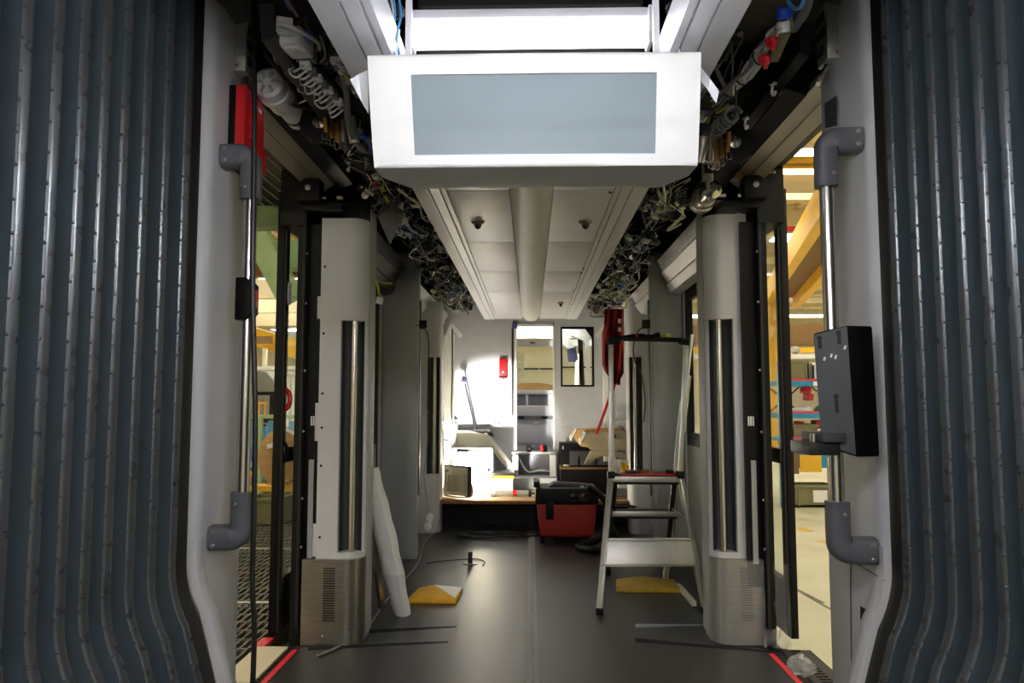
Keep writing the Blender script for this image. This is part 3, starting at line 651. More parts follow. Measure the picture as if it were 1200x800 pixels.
# --- door motor (left)
def motor(s, x, z, y0, label):
    t = T('door_motor', label, 'motor', (s*x, y0, z-.06), 'door motors')
    G().lathe([(.045, 0), (.058, .01), (.06, .06), (.066, .065), (.066, .1), (.058, .105), (.058, .2), (.052, .205)], (s*x, y0, z), (0, 1, 0), 24).build('motor_body', 'alu_paint', t)
    G().lathe([(.045, .2), (.045, .36), (.04, .365)], (s*x, y0, z), (0, 1, 0), 24).build('motor_cover', 'white', t)
    G().lathe([(.0465, .325), (.0465, .345)], (s*x, y0, z), (0, 1, 0), 24).build('cover_band', 'black', t)
    G().lathe([(.046, .36), (.046, .385), (.036, .39)], (s*x, y0, z), (0, 1, 0), 24).build('encoder_cap', 'alu', t)
    for k in range(6):
        an = k*math.pi/3; G().ob((s*x+.03*math.cos(an), y0-.002, z+.03*math.sin(an)), (.012, .01, .026), (0, -math.degrees(an)+90, 0)).build('web', 'alu', t, .002)
    G().b(*sorted((s*(x-.05), s*(x-.055))), y0+.15, y0+.17, z-.03, z-.015).build('mark', 'wire_green', t)
    G().b(*sorted((s*(x-.048), s*(x-.054))), y0+.125, y0+.145, z-.036, z-.018).build('mark', 'red', t)
    return t
motor(-1, .99, 2.455, 2.78, 'silver cylindrical door motor above the red emergency box')
c = P(843, 200, 3.9)
def gearbox(s, Y, x, z0, z1, label):
    t = T('gearbox', label, 'gearbox', (s*x, Y, z0), 'door gearboxes')
    G().b(*sorted((s*(x-.02), s*(x+.045))), Y-.05, Y+.05, z0, z1).build('casing', 'alu', t, .006)
    for k in range(3): G().b(*sorted((s*(x-.026), s*(x-.02))), Y-.035, Y+.035, z0+.03+k*.06, z0+.065+k*.06).build('pocket', 'dark_metal', t, .002)
    for k in (0, 1): screw(t, (s*(x+.01), Y-.052, z0+.02+k*(z1-z0-.04)), (0, -1, 0), .008)
    G().tube(spl([(s*x, Y, z0), (s*(x-.01), Y+.04, z0-.03), (s*x, Y+.09, z0-.035)], 4), .012, 8).build('pipe', 'steel', t)
a = P(288, 30, 2.82); b = P(288, 92, 2.82)
gearbox(-1, 2.80, -a.x-.01, b.z, a.z, 'cast aluminium gearbox beside the silver door motor')
a = P(968, 8, 2.72); b = P(966, 75, 2.72)
gearbox(1, 2.72, a.x, b.z, a.z, 'cast aluminium gearbox strip beside the storage rack door portal')
# --- white junction box + terminal strip
c = PZ(347, 50, 2.42)
t = T('junction_box', 'white junction box on the dark roof side above the terminal strip', 'box', c)
G().ob(c, (.075, .11, .06), (0, 0, -8)).build('case', 'white', t, .006)
G().ob(c+V((.0, -.005, -.031)), (.05, .06, .004), (0, 0, -8)).build('label_plate', 'paper', t)
G().ob(c+V((-.01, -.09, .01)), (.05, .05, .04), (0, 0, 20)).build('plug', 'wire_white', t, .005)
G().ob(c+V((.01, .085, .0)), (.06, .05, .05), (0, 0, -10)).build('plug', 'wire_grey', t, .005)
G().cyl(c+V((-.06, .02, 0)), c+V((-.045, .05, -.01)), .014).build('cable_gland', 'blue', t)
G().cyl(c+V((.045, -.03, 0)), c+V((.06, -.06, .0)), .012).build('cable_gland', 'blue', t)
cable(t, [c+V((-.02, -.1, .01)), c+V((-.06, -.06, -.02)), c+V((-.075, .02, -.01)), c+V((-.06, .1, .02))], .008, 'wire_black')
cable(t, [c+V((-.02, -.12, .0)), c+V((.02, -.15, -.02)), c+V((.06, -.1, -.02)), c+V((.07, 0, 0)), c+V((.05, .09, .02))], .007, 'wire_white')
def terminal(p0, p1, label, mats, nl, side, seed, amp=.05):
    r = random.Random(seed); d = p1-p0
    t = T('terminal_strip', label, 'terminals', p0, 'terminal strips')
    G().bar(p0, p1, .045, .03).build('strip_base', 'dark_metal', t, .003)
    n = 8
    for k in range(n):
        q = p0.lerp(p1, (k+.5)/n); G().ob(q+V((0, 0, -.022)), (.035, d.length/n*.75, .02), (0, 0, 0)).build('terminal', 'wire_grey' if k % 2 else 'white', t, .002)
    for k in range(nl):
        q = p0.lerp(p1, (k+.3)/nl); a = amp*r.uniform(.6, 1.3)
        cable(t, [q+V((0, 0, -.03)), q+V((side*a*.6, -.01, -.03-a*.6)), q+V((side*a*1.2, r.uniform(0, .05), -.02-a*.3)), q+V((side*a*1.3, r.uniform(.03, .09), .03))], .004, r.choice(mats))
    return t
terminal(PZ(355, 65, 2.41), PZ(405, 122, 2.38), 'terminal strip with looped white wires between the junction box and black wheel', ['wire_white'], 13, -1, 3)
terminal(PZ(392, 60, 2.37), PZ(424, 106, 2.36), 'terminal strip with white and yellow wires beside the ceiling rail', ['wire_white', 'wire_white', 'wire_yellow'], 9, 1, 4)
# --- black wheel with brass levers (both sides)
def mechanism(s, c, label):
    t = T('lock_mechanism', label, 'mechanism', c, 'door lock mechanisms')
    G().lathe([(.075, 0), (.08, .004), (.08, .02), (.03, .024), (.03, .03)], c+V((0, .03, 0)), (0, -1, 0), 28).build('wheel', 'black_metal', t)
    for k in range(10):
        an = k*math.pi/5; G().ob(c+V((.08*math.cos(an), .02, .08*math.sin(an))), (.014, .02, .012), (0, -math.degrees(an), 0)).build('tooth', 'black_metal', t)
    G().lathe([(.028, 0), (.028, .006), (.02, .01)], c+V((s*-.005, .0, .0)), (0, -1, 0), 18).build('hub', 'steel', t)
    q = c+V((-s*.06, -.01, -.01))
    for k, (dx, dz, l, m) in enumerate(((.0, .03, .09, 'brass'), (.025, .02, .10, 'brass'), (.05, .03, .11, 'steel_dull'), (-.02, .035, .08, 'brass'))):
        G().ob(q+V((-s*dx, -.01*k, dz-l/2)), (.014, .02, l), (8*k-10, 0, s*8)).build('lever', m, t, .003)
        G().tube(spl([q+V((-s*dx-.008, -.012*k, dz-l-.01)), q+V((-s*dx-.008, -.012*k, dz-l-.03)), q+V((-s*dx+.008, -.012*k, dz-l-.03)), q+V((-s*dx+.008, -.012*k, dz-l-.01))], 3), .003, 6).build('fork', 'steel', t)
    G().cyl(q+V((-s*.07, 0, .03)), q+V((-s*.085, .03, -.07)), .024, .02).build('solenoid', 'alu', t)
    G().bar(c+V((0, 0, .0)), q+V((-s*.06, 0, .01)), .012, .012).build('shaft', 'steel', t)
    for k in range(3): G().tube([c+V((-s*(.05+.006*k), -.02, .06-.012*k)), c+V((-s*(.09+.006*k), -.03, .045-.014*k))], .005, 6).build('spring_pin', 'steel', t)
mechanism(-1, PX(373, 143, -.86), 'black wheel with brass levers on the door drive above the grating')
mechanism(1, PX(862, 166, .84), 'black wheel with brass levers above the big silver actuator')
# --- ring clips
for i, (x, y, w, lb) in enumerate(((408, 195, -.86, 'small white ring clip beside the diamond plate'), (427, 219, -.84, 'small white ring clip above the diamond plate'), (907, 104, .86, 'white ring clip below the red knobs'), (875, 144, .86, 'white ring clip above the big silver actuator'))):
    c = PX(x, y, w)
    g = G().tube([c+V((0, .022*math.cos(q*math.pi/8), .022*math.sin(q*math.pi/8))) for q in range(-6, 8)], .005, 6)
    g.bar(c+V((0, .018, .02)), c+V((0, .045, .035)), .008, .006)
    tag(g.build('ring_clip', 'wire_white'), lb, 'clip', 'ring clips')
# --- diamond plate flap and its yellow wires
q = [P(441, 250, 3.95), P(459, 228, 4.0), P(473, 252, 4.0), P(457, 286, 3.92)]
tag(G().add(q+[p+V((0, .012, 0)) for p in q], [(0, 1, 2, 3), (7, 6, 5, 4), (0, 4, 5, 1), (1, 5, 6, 2), (2, 6, 7, 3), (3, 7, 4, 0)]).build('diamond_plate', 'zinc', bev=.002), 'grey diamond shaped metal flap hanging below yellow wires', 'plate')
t = T('wire_bunch', 'sagging bunch of yellow wires between the wrapped display and diamond plate', 'wires', P(455, 235, 3.9))
for k in range(8):
    cable(t, [P(442+k, 212+k, 3.7), P(446+k*1.4, 228+k, 3.85), P(455+k, 238-k*.6, 3.9), P(464+k, 232-k, 3.95), P(470+k*.5, 222, 4.0)], .0035, 'wire_yellow' if k % 2 else 'olive')
for x, y in ((434, 209), (439, 217)): G().sph(P(x, y, 3.72), .012, 8).build('connector', 'red', t)
# --- thick grey hose and blue cable beside the display
tag(G().tube(spl([PZ(400, 78, 2.4), PZ(406, 105, 2.38), PZ(408, 140, 2.34), PZ(416, 165, 2.32), PZ(429, 180, 2.32), PZ(431, 198, 2.34)], 6), .013, 10).build('grey_hose', 'wire_grey'), 'thick grey corrugated hose curving beside the wrapped display', 'hose')
tag(G().tube(spl([PZ(418, 165, 2.36), PZ(424, 160, 2.33), PZ(433, 168, 2.33), PZ(434, 182, 2.36)], 6), .009, 8).build('blue_cable', 'wire_blue'), 'short thick blue cable loop beside the grey hose', 'cable')
# --- valve block on right
c = PX(921, 30, .76)
t = T('valve_block', 'brass valve block with blue cap and two red knobs', 'valve', c)
u = (PX(905, 68, .76)-c)
G().bar(c-u*.1, c+u*1.0, .035, .035).build('block', 'olive', t, .004)
G().lathe([(.022, 0), (.024, .01), (.024, .03), (.02, .035)], c+V((-.01, -.02, .01)), (-.2, -.5, 1), 14).build('blue_cap', 'blue', t)
G().lathe([(.018, 0), (.018, .03)], c+V((-.01, -.01, -.025)), (-.2, -.5, 1), 14).build('white_collar', 'white', t)
for f in (.45, 1.0):
    k = c+u*f+V((-.02, -.02, -.01)); kn = G().lathe([(.012, 0), (.018, .01), (.018, .028), (.012, .034)], k, (-.6, -.5, -.4), 14).build('red_knob', 'red', t)
    G().ob(k+V((-.01, -.01, -.02)), (.012, .02, .03)).build('knob_bar', 'red', kn, .003)
tag(G().tube(spl([PX(921, -14, .74), PX(924, 2, .74), PX(932, 10, .74), PX(940, 5, .74), PX(944, -14, .74)], 6), .006, 8).build('blue_tube', 'tube_blue'), 'light blue air tube loop above the valve block', 'tube')
tag(G().tube(spl([PX(950, -20, .79), PX(946, 8, .79), PX(938, 22, .79), PX(930, 34, .79)], 6), .013, 8).build('grey_conduit', 'wire_grey'), 'grey conduit running up beside the blue air tube', 'conduit')
# white cable bundle
t = T('cable_bundle', 'long bundle of white cables running from the valve block to the actuator', 'cables', PX(880, 90, .75))
r = random.Random(5)
for k in range(12):
    o = [V((r.uniform(-.022, .022), r.uniform(-.03, .03), r.uniform(-.02, .02))) for _ in range(7)]
    pts = [PX(x, y, .75) for x, y in ((918, 30), (905, 48), (893, 66), (880, 82), (866, 96), (852, 108), (838, 118))]
    cable(t, [p+q for p, q in zip(pts, o)], .006, r.choice(['wire_white', 'wire_white', 'wire_white', 'wire_grey']))
for x, y in ((893, 66), (872, 90), (856, 105)): p = PX(x, y, .75); G().tube([p+V((.03*math.cos(q*math.pi/6), 0, .03*math.sin(q*math.pi/6))) for q in range(12)], .003, 5, closed=True).build('cable_tie', 'wire_black', t)
# coil of grey flexible hose
pts = []
a, b = PX(860, 132, .76), PX(832, 160, .76)
for k in range(64): pts.append(a.lerp(b, k/63)+V((.028*math.cos(k*.85), 0, .028*math.sin(k*.85))))
tag(G().tube(pts, .006, 6).build('coiled_hose', 'wire_grey'), 'coiled grey hose beside the brass levers', 'hose')
tag(G().tube(spl([PX(868, 40, .70), PX(862, 36, .72), PX(856, 39, .74)], 5), .01, 8).build('plug_lead', 'wire_grey'), 'short grey lead ending in a plug under the roof plate', 'lead')
# oval cable ports in the roof plate
for i, (x, y) in enumerate(((863, 30), (850, 66), (338, 3))):
    c = PX(x, y, .745 if x > 600 else -.70)
    s = 1 if x > 600 else -1
    t = T('cable_port', ['oval rubber lined cable port nearest the ceiling rail above the white cable bundle', 'oval cable port closer to the wrapped display', 'oval cable port with blue cable above the junction box'][i], 'port', c, 'cable ports')
    ov = [c+V((s*.02*math.sin(q*math.pi/9), .055*math.cos(q*math.pi/9), .03*math.sin(q*math.pi/9))) for q in range(18)]
    G().tube(ov, .004, 6, closed=True).build('port_rim', 'zinc', t)
    o = G(); o.v = [p+V((0, 0, .004)) for p in ov]; o.f = [tuple(range(18))]; o.build('port_hole', 'rubber', t)
    for k in range(3): cable(t, [c+V((s*(.004*k-.006), -.045, .004-.004*k)), c+V((s*(.006*k-.01), 0, -.012)), c+V((s*(.004*k), .045, .004))], .004, ('wire_blue', 'wire_black', 'wire_grey')[k] if i != 2 else 'purple')
# big silver actuator at right
a, b = PX(832, 224, .93), PX(870, 170, .93)
d = (b-a).normalized()
t = T('actuator', 'big silver cylindrical actuator above the storage rack side partition', 'actuator', a)
L = .4
o = V((.93, 4.15, 2.34))
G().lathe([(.03, -.02), (.062, 0), (.066, .02), (.066, .07), (.056, .075), (.056, .14), (.05, .145)], o, (0, -1, .0), 24).build('housing', 'alu', t)
G().lathe([(.045, .14), (.045, .24), (.05, .245), (.05, .27), (.035, .28), (.02, .31)], o, (0, -1, 0), 24).build('sleeve', 'steel', t)
G().lathe([(.0665, .03), (.0665, .045)], o, (0, -1, 0), 24).build('band', 'black', t)
G().ob(o+V((-.05, -.1, .03)), (.004, .02, .012)).build('red_mark', 'red', t)
# brass bar across top of right jamb
a, b = P(866, 205, 4.02), P(906, 202, 4.02)
t = T('brass_bar', 'flat brass bar above the storage rack side door jamb', 'bar', a)
G().bar(a, b, .016, .012).build('bar', 'brass', t, .002)
G().lathe([(.022, -.008), (.022, .008)], a, (0, -1, 0), 6).build('nut', 'brass', t)
screw(t, b+V((0, -.01, 0)), (0, -1, 0), .01)
# solenoids by right mech
for i, (x, y) in enumerate(((835, 178), (829, 200))):
    c = PX(x, y, .80)
    t = T('solenoid_valve', ['grey solenoid cylinder beside the brass levers', 'grey solenoid cylinder beside the silver actuator'][i], 'valve', c, 'solenoid valves')
    G().lathe([(.02, -.05), (.026, -.045), (.026, .045), (.018, .05), (.008, .055), (.008, .08)], c, (0, 0, -1), 14).build('coil', 'wire_grey', t)
    G().b(c.x-.02, c.x+.02, c.y-.03, c.y-.02, c.z-.02, c.z+.02).build('plug', 'black', t, .003)
# --- random harnesses farther along both sides
def harness(s, x, y, z, n, seed, label, mats, spread=.13, length=.5, amp=.08):
    r = random.Random(seed); c = V((s*x, y, z))
    t = T('cable_harness', label, 'cables', c, 'overhead cable harnesses')
    n = int(n*1.5)
    for k in range(n):
        a = c+V((r.uniform(-spread, spread), -length/2*r.uniform(.5, 1), r.uniform(-.06, .12)))
        b = c+V((r.uniform(-spread, spread), length/2*r.uniform(.5, 1), r.uniform(-.06, .12)))
        m1 = a.lerp(b, .33)+V((r.uniform(-1, 1)*amp, 0, -r.uniform(.0, 1)*amp)); m2 = a.lerp(b, .66)+V((r.uniform(-1, 1)*amp, 0, -r.uniform(0, 1)*amp))
        cable(t, [a, m1, m2, b], r.choice((.003, .0035, .0045, .008)), r.choice(mats))
    for k in range(max(3, n//3)):
        p = c+V((r.uniform(-spread, spread), r.uniform(-length/2, length/2), r.uniform(-.06, .06)))
        if k % 3 == 0: G().cyl(p, p+V((r.uniform(-.03, .03), .06, r.uniform(-.03, .03))), .018, n=10).build('connector', r.choice(['alu', 'black', 'steel']), t)
        else: G().ob(p, (.035, .05, .03), (r.uniform(-30, 30), r.uniform(-30, 30), r.uniform(-40, 40))).build('connector', r.choice(['wire_grey', 'black', 'wire_white', 'dark_metal']), t, .003)
    return t
BK = ['wire_black', 'wire_black', 'wire_grey', 'wire_white']; MX = ['wire_black', 'wire_grey', 'wire_white', 'wire_yellow', 'wire_green', 'wire_blue', 'olive']
for i, (s, x, y, z, n, lb, mt) in enumerate((
    (-1, .78, 2.75, 2.47, 12, 'black cables with small connectors behind the white junction box', ['wire_black', 'wire_grey', 'wire_white']),
    (1, .62, 2.75, 2.42, 10, 'grey cables between the ceiling rail and the white cable bundle', ['wire_black', 'wire_grey', 'wire_grey']),
    (-1, .66, 3.3, 2.36, 14, 'tangle of black and white cables beside the black wheel', BK),
    (-1, .70, 3.85, 2.33, 14, 'tangle of grey and white cables behind the yellow wire bunch', BK),
    (-1, .70, 4.6, 2.34, 18, 'tangle of black cables with blue lead behind the diamond plate', BK+['wire_blue']),
    (-1, .72, 5.3, 2.32, 18, 'tangle of black cables and silver connectors before the flat partition', BK),
    (-1, .74, 6.1, 2.30, 22, 'tangle of cables over the flat partition on the grating side', BK+['wire_yellow']),
    (-1, .74, 6.9, 2.27, 26, 'yellow green and teal wire tangle over the far grating side partition', MX),
    (-1, .72, 7.7, 2.25, 26, 'olive and white wire tangle close to the cab wall', ['olive', 'wire_white', 'wire_grey', 'wire_black']),
    (1, .68, 3.2, 2.38, 12, 'yellow and white wires behind the film flap of the wrapped display', BK+['wire_yellow', 'wire_yellow']),
    (1, .74, 4.2, 2.34, 18, 'looped grey hoses and cables behind the silver actuator', ['wire_grey', 'wire_grey', 'wire_black', 'cream']),
    (1, .70, 4.9, 2.32, 18, 'black clipped cables along the ceiling rail before the ladder partition', BK),
    (1, .72, 5.6, 2.30, 20, 'black cables with silver fittings over the ladder', BK),
    (1, .74, 6.4, 2.28, 24, 'green yellow wire tangle over the red overalls', MX),
    (1, .74, 7.1, 2.26, 26, 'olive wire loops over the far rail partition', ['olive', 'wire_yellow', 'wire_grey', 'wire_white', 'wire_black']),
    (1, .72, 7.9, 2.24, 24, 'dark wire tangle close to the bulkhead window', BK+['olive']),
)): harness(s, x, y, z, n, 40+i, lb, mt)
# a few large hose loops on the right behind the display
t = T('hose_loop', 'pair of looped grey hoses hanging beside the wrapped display and silver actuator', 'hose', P(778, 235, 4.3))
for k in range(3): cable(t, [P(764+k*8, 215, 4.2), P(766+k*7, 238, 4.25), P(778+k*5, 256-k*5, 4.3), P(790+k*2, 244-k*4, 4.35), P(795, 222, 4.4)], .014, 'wire_grey', 8, 6)
# yellow plug on wires at left, in front of the flat partition
t = T('wire_tail', 'yellow wires with a white plug hanging from the grey partition edge', 'wires', P(446, 352, 4.3))
for k in range(3): cable(t, [P(432, 318, 4.3), P(437+k, 324, 4.28), P(442+k*.6, 335, 4.28), P(444+k*.6, 346, 4.28)], .003, 'wire_yellow')
cable(t, [P(432, 318, 4.3), P(437, 326, 4.28), P(448, 331, 4.27), P(460, 332, 4.26)], .003, 'wire_yellow')
G().ob(P(445, 352, 4.28), (.04, .02, .04), (0, 15, 0)).build('plug', 'wire_white', t, .003)
# ================================================================ CAB BULKHEAD
YW = 9.2
dl, dr = P(603, 460, YW).x, P(650, 460, YW).x; dt, db = P(620, 379, YW).z, P(620, 546, YW).z
wl, wr = P(657, 420, YW).x, P(696, 420, YW).x; wt, wb = P(670, 383, YW).z, P(670, 453, YW).z
X0, X1 = -1.24, 1.24
g = G()
for (a, b, c, d) in ((X0, dl, 0, 2.85), (dl, dr, dt, 2.85), (dl, dr, 0, db), (dr, wl, 0, 2.85), (wl, wr, 0, wb), (wl, wr, wt, 2.85), (wr, X1, 0, 2.85)):
    g.b(a, b, YW, YW+.05, c, d)
wf = ST(g.build('wall_front', 'cab_grey'), 'grey bulkhead wall between passenger area and driver cab', 'wall')
# window in bulkhead
g = G(); f = .022
fr = [(wl, wb), (wr, wb), (wr, wt-.12), (wr-.09, wt), (wl, wt)]; inn = [(wl+f, wb+f), (wr-f, wb+f), (wr-f, wt-.13), (wr-.10, wt-f), (wl+f, wt-f)]
g.v = [V((x, YW-.006, z)) for x, z in fr]+[V((x, YW-.006, z)) for x, z in inn]+[V((x, YW+.05, z)) for x, z in fr]+[V((x, YW+.05, z)) for x, z in inn]
for k in range(5):
    k2 = (k+1) % 5; g.f += [(k, k2, 5+k2, 5+k), (10+k, 15+k, 15+k2, 10+k2), (5+k, 5+k2, 15+k2, 15+k), (k, 10+k, 10+k2, k2)]
g.prism([(wr-.09, wt), (wr, wt), (wr, wt-.12)], 'y', YW-.004, YW+.03)
wo = ST(g.build('window_5', 'black'), 'black framed window with cut corner in the cab bulkhead', 'window')
G().add([(x, YW+.02, z) for x, z in inn], [(0, 1, 2, 3, 4)]).build('pane', 'glass', wo)
# door frame and sliding door edge
dfm = ST(G().b(dl-.002, dl+.025, YW-.012, YW+.06, db, dt).b(dr-.02, dr+.004, YW-.012, YW+.06, db, dt).b(dl, dr, YW-.012, YW+.06, dt-.03, dt).build('door_5', 'white'), 'white frame of the open cab doorway', 'door')
G().b(dl-.035, dl-.012, YW-.014, YW-.002, P(600, 487, YW).z, P(600, 385, YW).z).build('door_edge', 'dark_metal', dfm)
G().b(dl-.03, dl+.03, YW-.03, YW-.014, P(600, 385, YW).z, P(600, 379, YW).z).build('tape_patch', 'purple', dfm)
# red box on the wall
a, b = P(585, 420, YW-.04), P(594, 440, YW-.04)
t = T('wall_box', 'small red box with handle on the cab bulkhead', 'box', (a.x, YW-.02, b.z))
G().b(a.x, b.x, YW-.05, YW-.002, b.z, a.z).build('box_body', 'red', t, .005)
G().b(a.x-.004, b.x+.004, YW-.05, YW-.002, b.z-.03, b.z-.012).build('handle', 'dark_metal', t, .003)
G().b(a.x+.03, b.x-.03, YW-.054, YW-.002, b.z-.038, b.z-.02).build('tag', 'red', t)
G().b((a.x+b.x)/2-.008, (a.x+b.x)/2+.008, YW-.052, YW-.05, b.z+.03, b.z+.05).build('white_mark', 'white', t)
# printed instruction sheets on the wall : rows of small dark print
a, b = P(574, 470, YW-.004), P(588, 500, YW-.004)
t = T('instruction_sheet', 'printed sheet with rows of small marks on the floodlit bulkhead', 'sheet', (a.x, YW-.003, b.z))
G().b(a.x, b.x, YW-.004, YW-.001, b.z, a.z).build('paper', 'paper', t)
r = random.Random(2)
for i in range(7):
    for j in range(3):
        x = a.x+.008+j*.045; z = a.z-.035-i*.038
        G().b(x, x+r.uniform(.012, .034), YW-.0055, YW-.004, z, z+r.uniform(.008, .02)).build('print_mark', 'dark_grey', t)
a, b = P(657, 499, YW), P(668, 512, YW)
G().b(a.x, b.x, YW-.008, YW-.001, b.z, a.z).build('cover_plate', 'cab_grey', wf, .004)
# side frames near the bulkhead
for s in (-1, 1):
    fx = P(533, 420, 8.7) if s < 0 else P(706, 420, 8.7)
    g = G()
    for k, (dx, w) in enumerate(((0, .07), (.08, .03), (.12, .03))): g.b(*sorted((fx.x+s*dx, fx.x+s*(dx+w))), 8.62+k*.04, 8.68+k*.04, .6, 2.02)
    o = ST(g.build('trim_%d' % (3 if s < 0 else 4), 'white', bev=.004), 'white stepped window post beside the bulkhead on the %s side' % SD[s], 'post')
    G().ob((fx.x-s*.02, 8.63, 2.06), (.05, .06, .16), (0, s*40, 0)).build('post_head', 'white', o, .004)
    G().ob((fx.x+s*.05, 8.65, 2.07), (.05, .06, .16), (0, -s*20, 0)).build('post_head', 'white', o, .004)
    ST(G().b(*sorted((s*.86 if s < 0 else .98, s*1.24)), 8.7, YW, .3, 1.0).build('trim_%d' % (5 if s < 0 else 6), 'white'), 'white side ledge below the rear window on the %s side' % SD[s], 'ledge')
# ---------------------------------------------------------------- cab interior
cb = T('cab_console', 'grey driver console with cubbies and cabinet seen through the cab doorway', 'console', (.05, 10.4, .3))
CY = 10.3
def cz(y): return P(620, y, CY).z
def cx(x): return P(x, 460, CY).x
G().b(-1.1, 1.1, CY, CY+.9, .3, cz(480)).build('console_body', 'cab_grey', cb, .01)
G().b(-1.1, 1.1, CY-.02, CY+.02, cz(487), cz(476)).build('console_ledge', 'cab_grey', cb, .008)
for a_, b_ in ((606, 616), (619, 642)):
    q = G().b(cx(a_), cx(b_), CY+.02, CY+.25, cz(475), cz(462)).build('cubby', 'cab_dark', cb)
for (a_, b_) in ((600, 606), (616, 619), (642, 655)): G().b(cx(a_), cx(b_), CY, CY+.3, cz(476), cz(459)).build('cubby_divider', 'cab_grey', cb, .004)
G().b(-1.1, 1.1, CY-.01, CY+.35, cz(461.5), cz(457)).build('console_top', 'cab_grey', cb, .006)
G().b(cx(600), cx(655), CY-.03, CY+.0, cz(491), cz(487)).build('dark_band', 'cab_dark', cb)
for x in (611, 638): G().sph((cx(x), CY-.03, cz(489)), .035, 10, (1.4, .5, .6)).build('pad', 'black', cb)
G().b(cx(604), cx(644), CY-.022, CY-.0, cz(519), cz(497)).build('cabinet_door', 'cab_grey', cb, .004)
G().b(cx(625), cx(632), CY-.03, CY, cz(496), cz(494)).build('latch', 'white', cb)
cd_ = G().add([(cx(600), CY+.3, cz(457)), (cx(655), CY+.3, cz(457)), (cx(655), CY+.55, cz(456)), (cx(630), CY+.6, cz(448.5)), (cx(612), CY+.6, cz(449)), (cx(600), CY+.5, cz(452))], [(0, 1, 2, 3, 4, 5)])
tag(G().prism([(cx(596), cz(456.8)), (cx(660), cz(456.8)), (cx(655), cz(452)), (cx(634), cz(447.5)), (cx(612), cz(448)), (cx(598), cz(452))], 'y', CY+.3, CY+.34).build('cardboard_sheet', 'cardboard'), 'curved cardboard sheet standing on the driver console', 'cardboard')
# cab front mask : header, blinds, windscreen pillars, windscreen
ck = T('driver_cab', 'white cab roof lining with sun blind and windscreen pillars', 'cab', (0, 11.2, .3))
G().b(-1.15, 1.15, YW+.06, 11.2, P(620, 374, 9.6).z, P(620, 372, 9.6).z+.1).build('roof_lining', 'white', ck)
G().b(-1.0, 1.0, 10.0, 10.06, P(620, 396.5, 10).z, P(620, 378, 10).z).build('header_panel', 'white', ck, .005)
G().b(-1.0, 1.0, 10.45, 10.5, P(620, 406, 10.5).z, P(620, 399, 10.5).z).build('sun_blind', 'white', ck, .005)
G().b(P(621, 400, 10.45).x, P(627, 400, 10.45).x, 10.43, 10.46, P(620, 402.5, 10.45).z, P(620, 401, 10.45).z).build('blind_grip', 'dark_grey', ck)
for s in (-1, 1): G().bar((s*1.1, 11.2, .3), (s*1.0, 10.9, 2.3), .12, .1).build('windscreen_pillar', 'white', ck)
q = [P(672, 385, 9.9), P(690, 392, 9.9), P(692, 452, 9.9), P(688, 452, 9.9), P(685, 400, 9.9), P(666, 392, 9.9)]
G().add(q+[p+V((0, .06, 0)) for p in q], [(0, 1, 2, 3, 4, 5), (11, 10, 9, 8, 7, 6)]+[(k, 6+k, 6+(k+1) % 6, (k+1) % 6) for k in range(6)]).build('side_frame', 'white', ck)
G().bar(P(675, 453, 10.3), P(676, 415, 10.3), .05, .05).build('inner_post', 'white', ck)
G().bar(P(682, 455, 10.4), P(679, 395, 10.4), .06, .05).build('inner_post', 'black', ck)
q = [P(659, 386, 9.8), P(662, 388, 9.8), P(673, 407, 9.8), P(665, 409, 9.8), P(659, 402, 9.8)]
G().add(q+[p+V((0, .03, 0)) for p in q], [(0, 1, 2, 3, 4), (9, 8, 7, 6, 5)]+[(k, 5+k, 5+(k+1) % 5, (k+1) % 5) for k in range(5)]).build('visor', 'white', ck)
q = [P(664, 409, 9.85), P(674, 406, 9.85), P(677, 421, 9.85), P(674, 424, 9.85), P(666, 424, 9.85)]
tag(G().add(q+[p+V((0, .04, 0)) for p in q], [(0, 1, 2, 3, 4), (9, 8, 7, 6, 5)]+[(k, 5+k, 5+(k+1) % 5, (k+1) % 5) for k in range(5)]).build('navy_cover', 'navy'), 'navy cloth cover hanging from the white visor in the cab', 'cover')
G().b(-1.1, 1.1, 11.25, 11.26, cz(459), 2.4).build('windscreen', 'glass', ck)
G().b(-1.2, 1.2, YW+.05, 11.3, .2, .3).build('cab_floor', 'cab_dark', ck)
for s in (-1, 1): G().b(*sorted((s*1.2, s*1.24)), YW+.05, 11.3, .2, 1.1).build('cab_side', 'cab_grey', ck)
G().b(-.5, .55, 9.7, 9.78, P(620, 375.5, 9.7).z-.02, P(620, 375.5, 9.7).z+.03).build('cab_fill_lamp', 'lamp_cab_fill', ck)  # added strip under the lining, brightens the cab and console
# step console in front of cab door
sx0, sx1 = P(601, 560, 8.75).x, P(652, 560, 8.75).x
t = T('cab_step', 'grey cab step box with dark recess below the cab doorway', 'step', ((sx0+sx1)/2, 8.9, .25))
z1, z2, z3 = P(620, 533, 8.75).z, P(620, 547, 8.75).z, P(620, 560, 8.6).z
G().b(sx0, sx1, 8.6, YW-.002, .302, z3).build('lower_step', 'cab_grey', t, .008)
for (a_, b_) in ((sx0, sx0+.06), (sx1-.07, sx1)): G().b(a_, b_, 8.75, YW-.002, z3, z1).build('cheek', 'cab_grey', t, .01)
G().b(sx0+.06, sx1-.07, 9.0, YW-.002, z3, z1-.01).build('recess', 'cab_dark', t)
G().b(sx0-.02, sx1+.02, 9.02, YW-.002, z1-.01, z1+.015).build('sill', 'white', t, .004)
cable(t, [V((sx0+.06, 8.98, z1-.04)), V((sx0+.16, 8.9, z3+.05)), V((sx0+.3, 8.88, z3+.06)), V((sx1-.07, 8.95, z3+.05))], .012, 'wire_white')
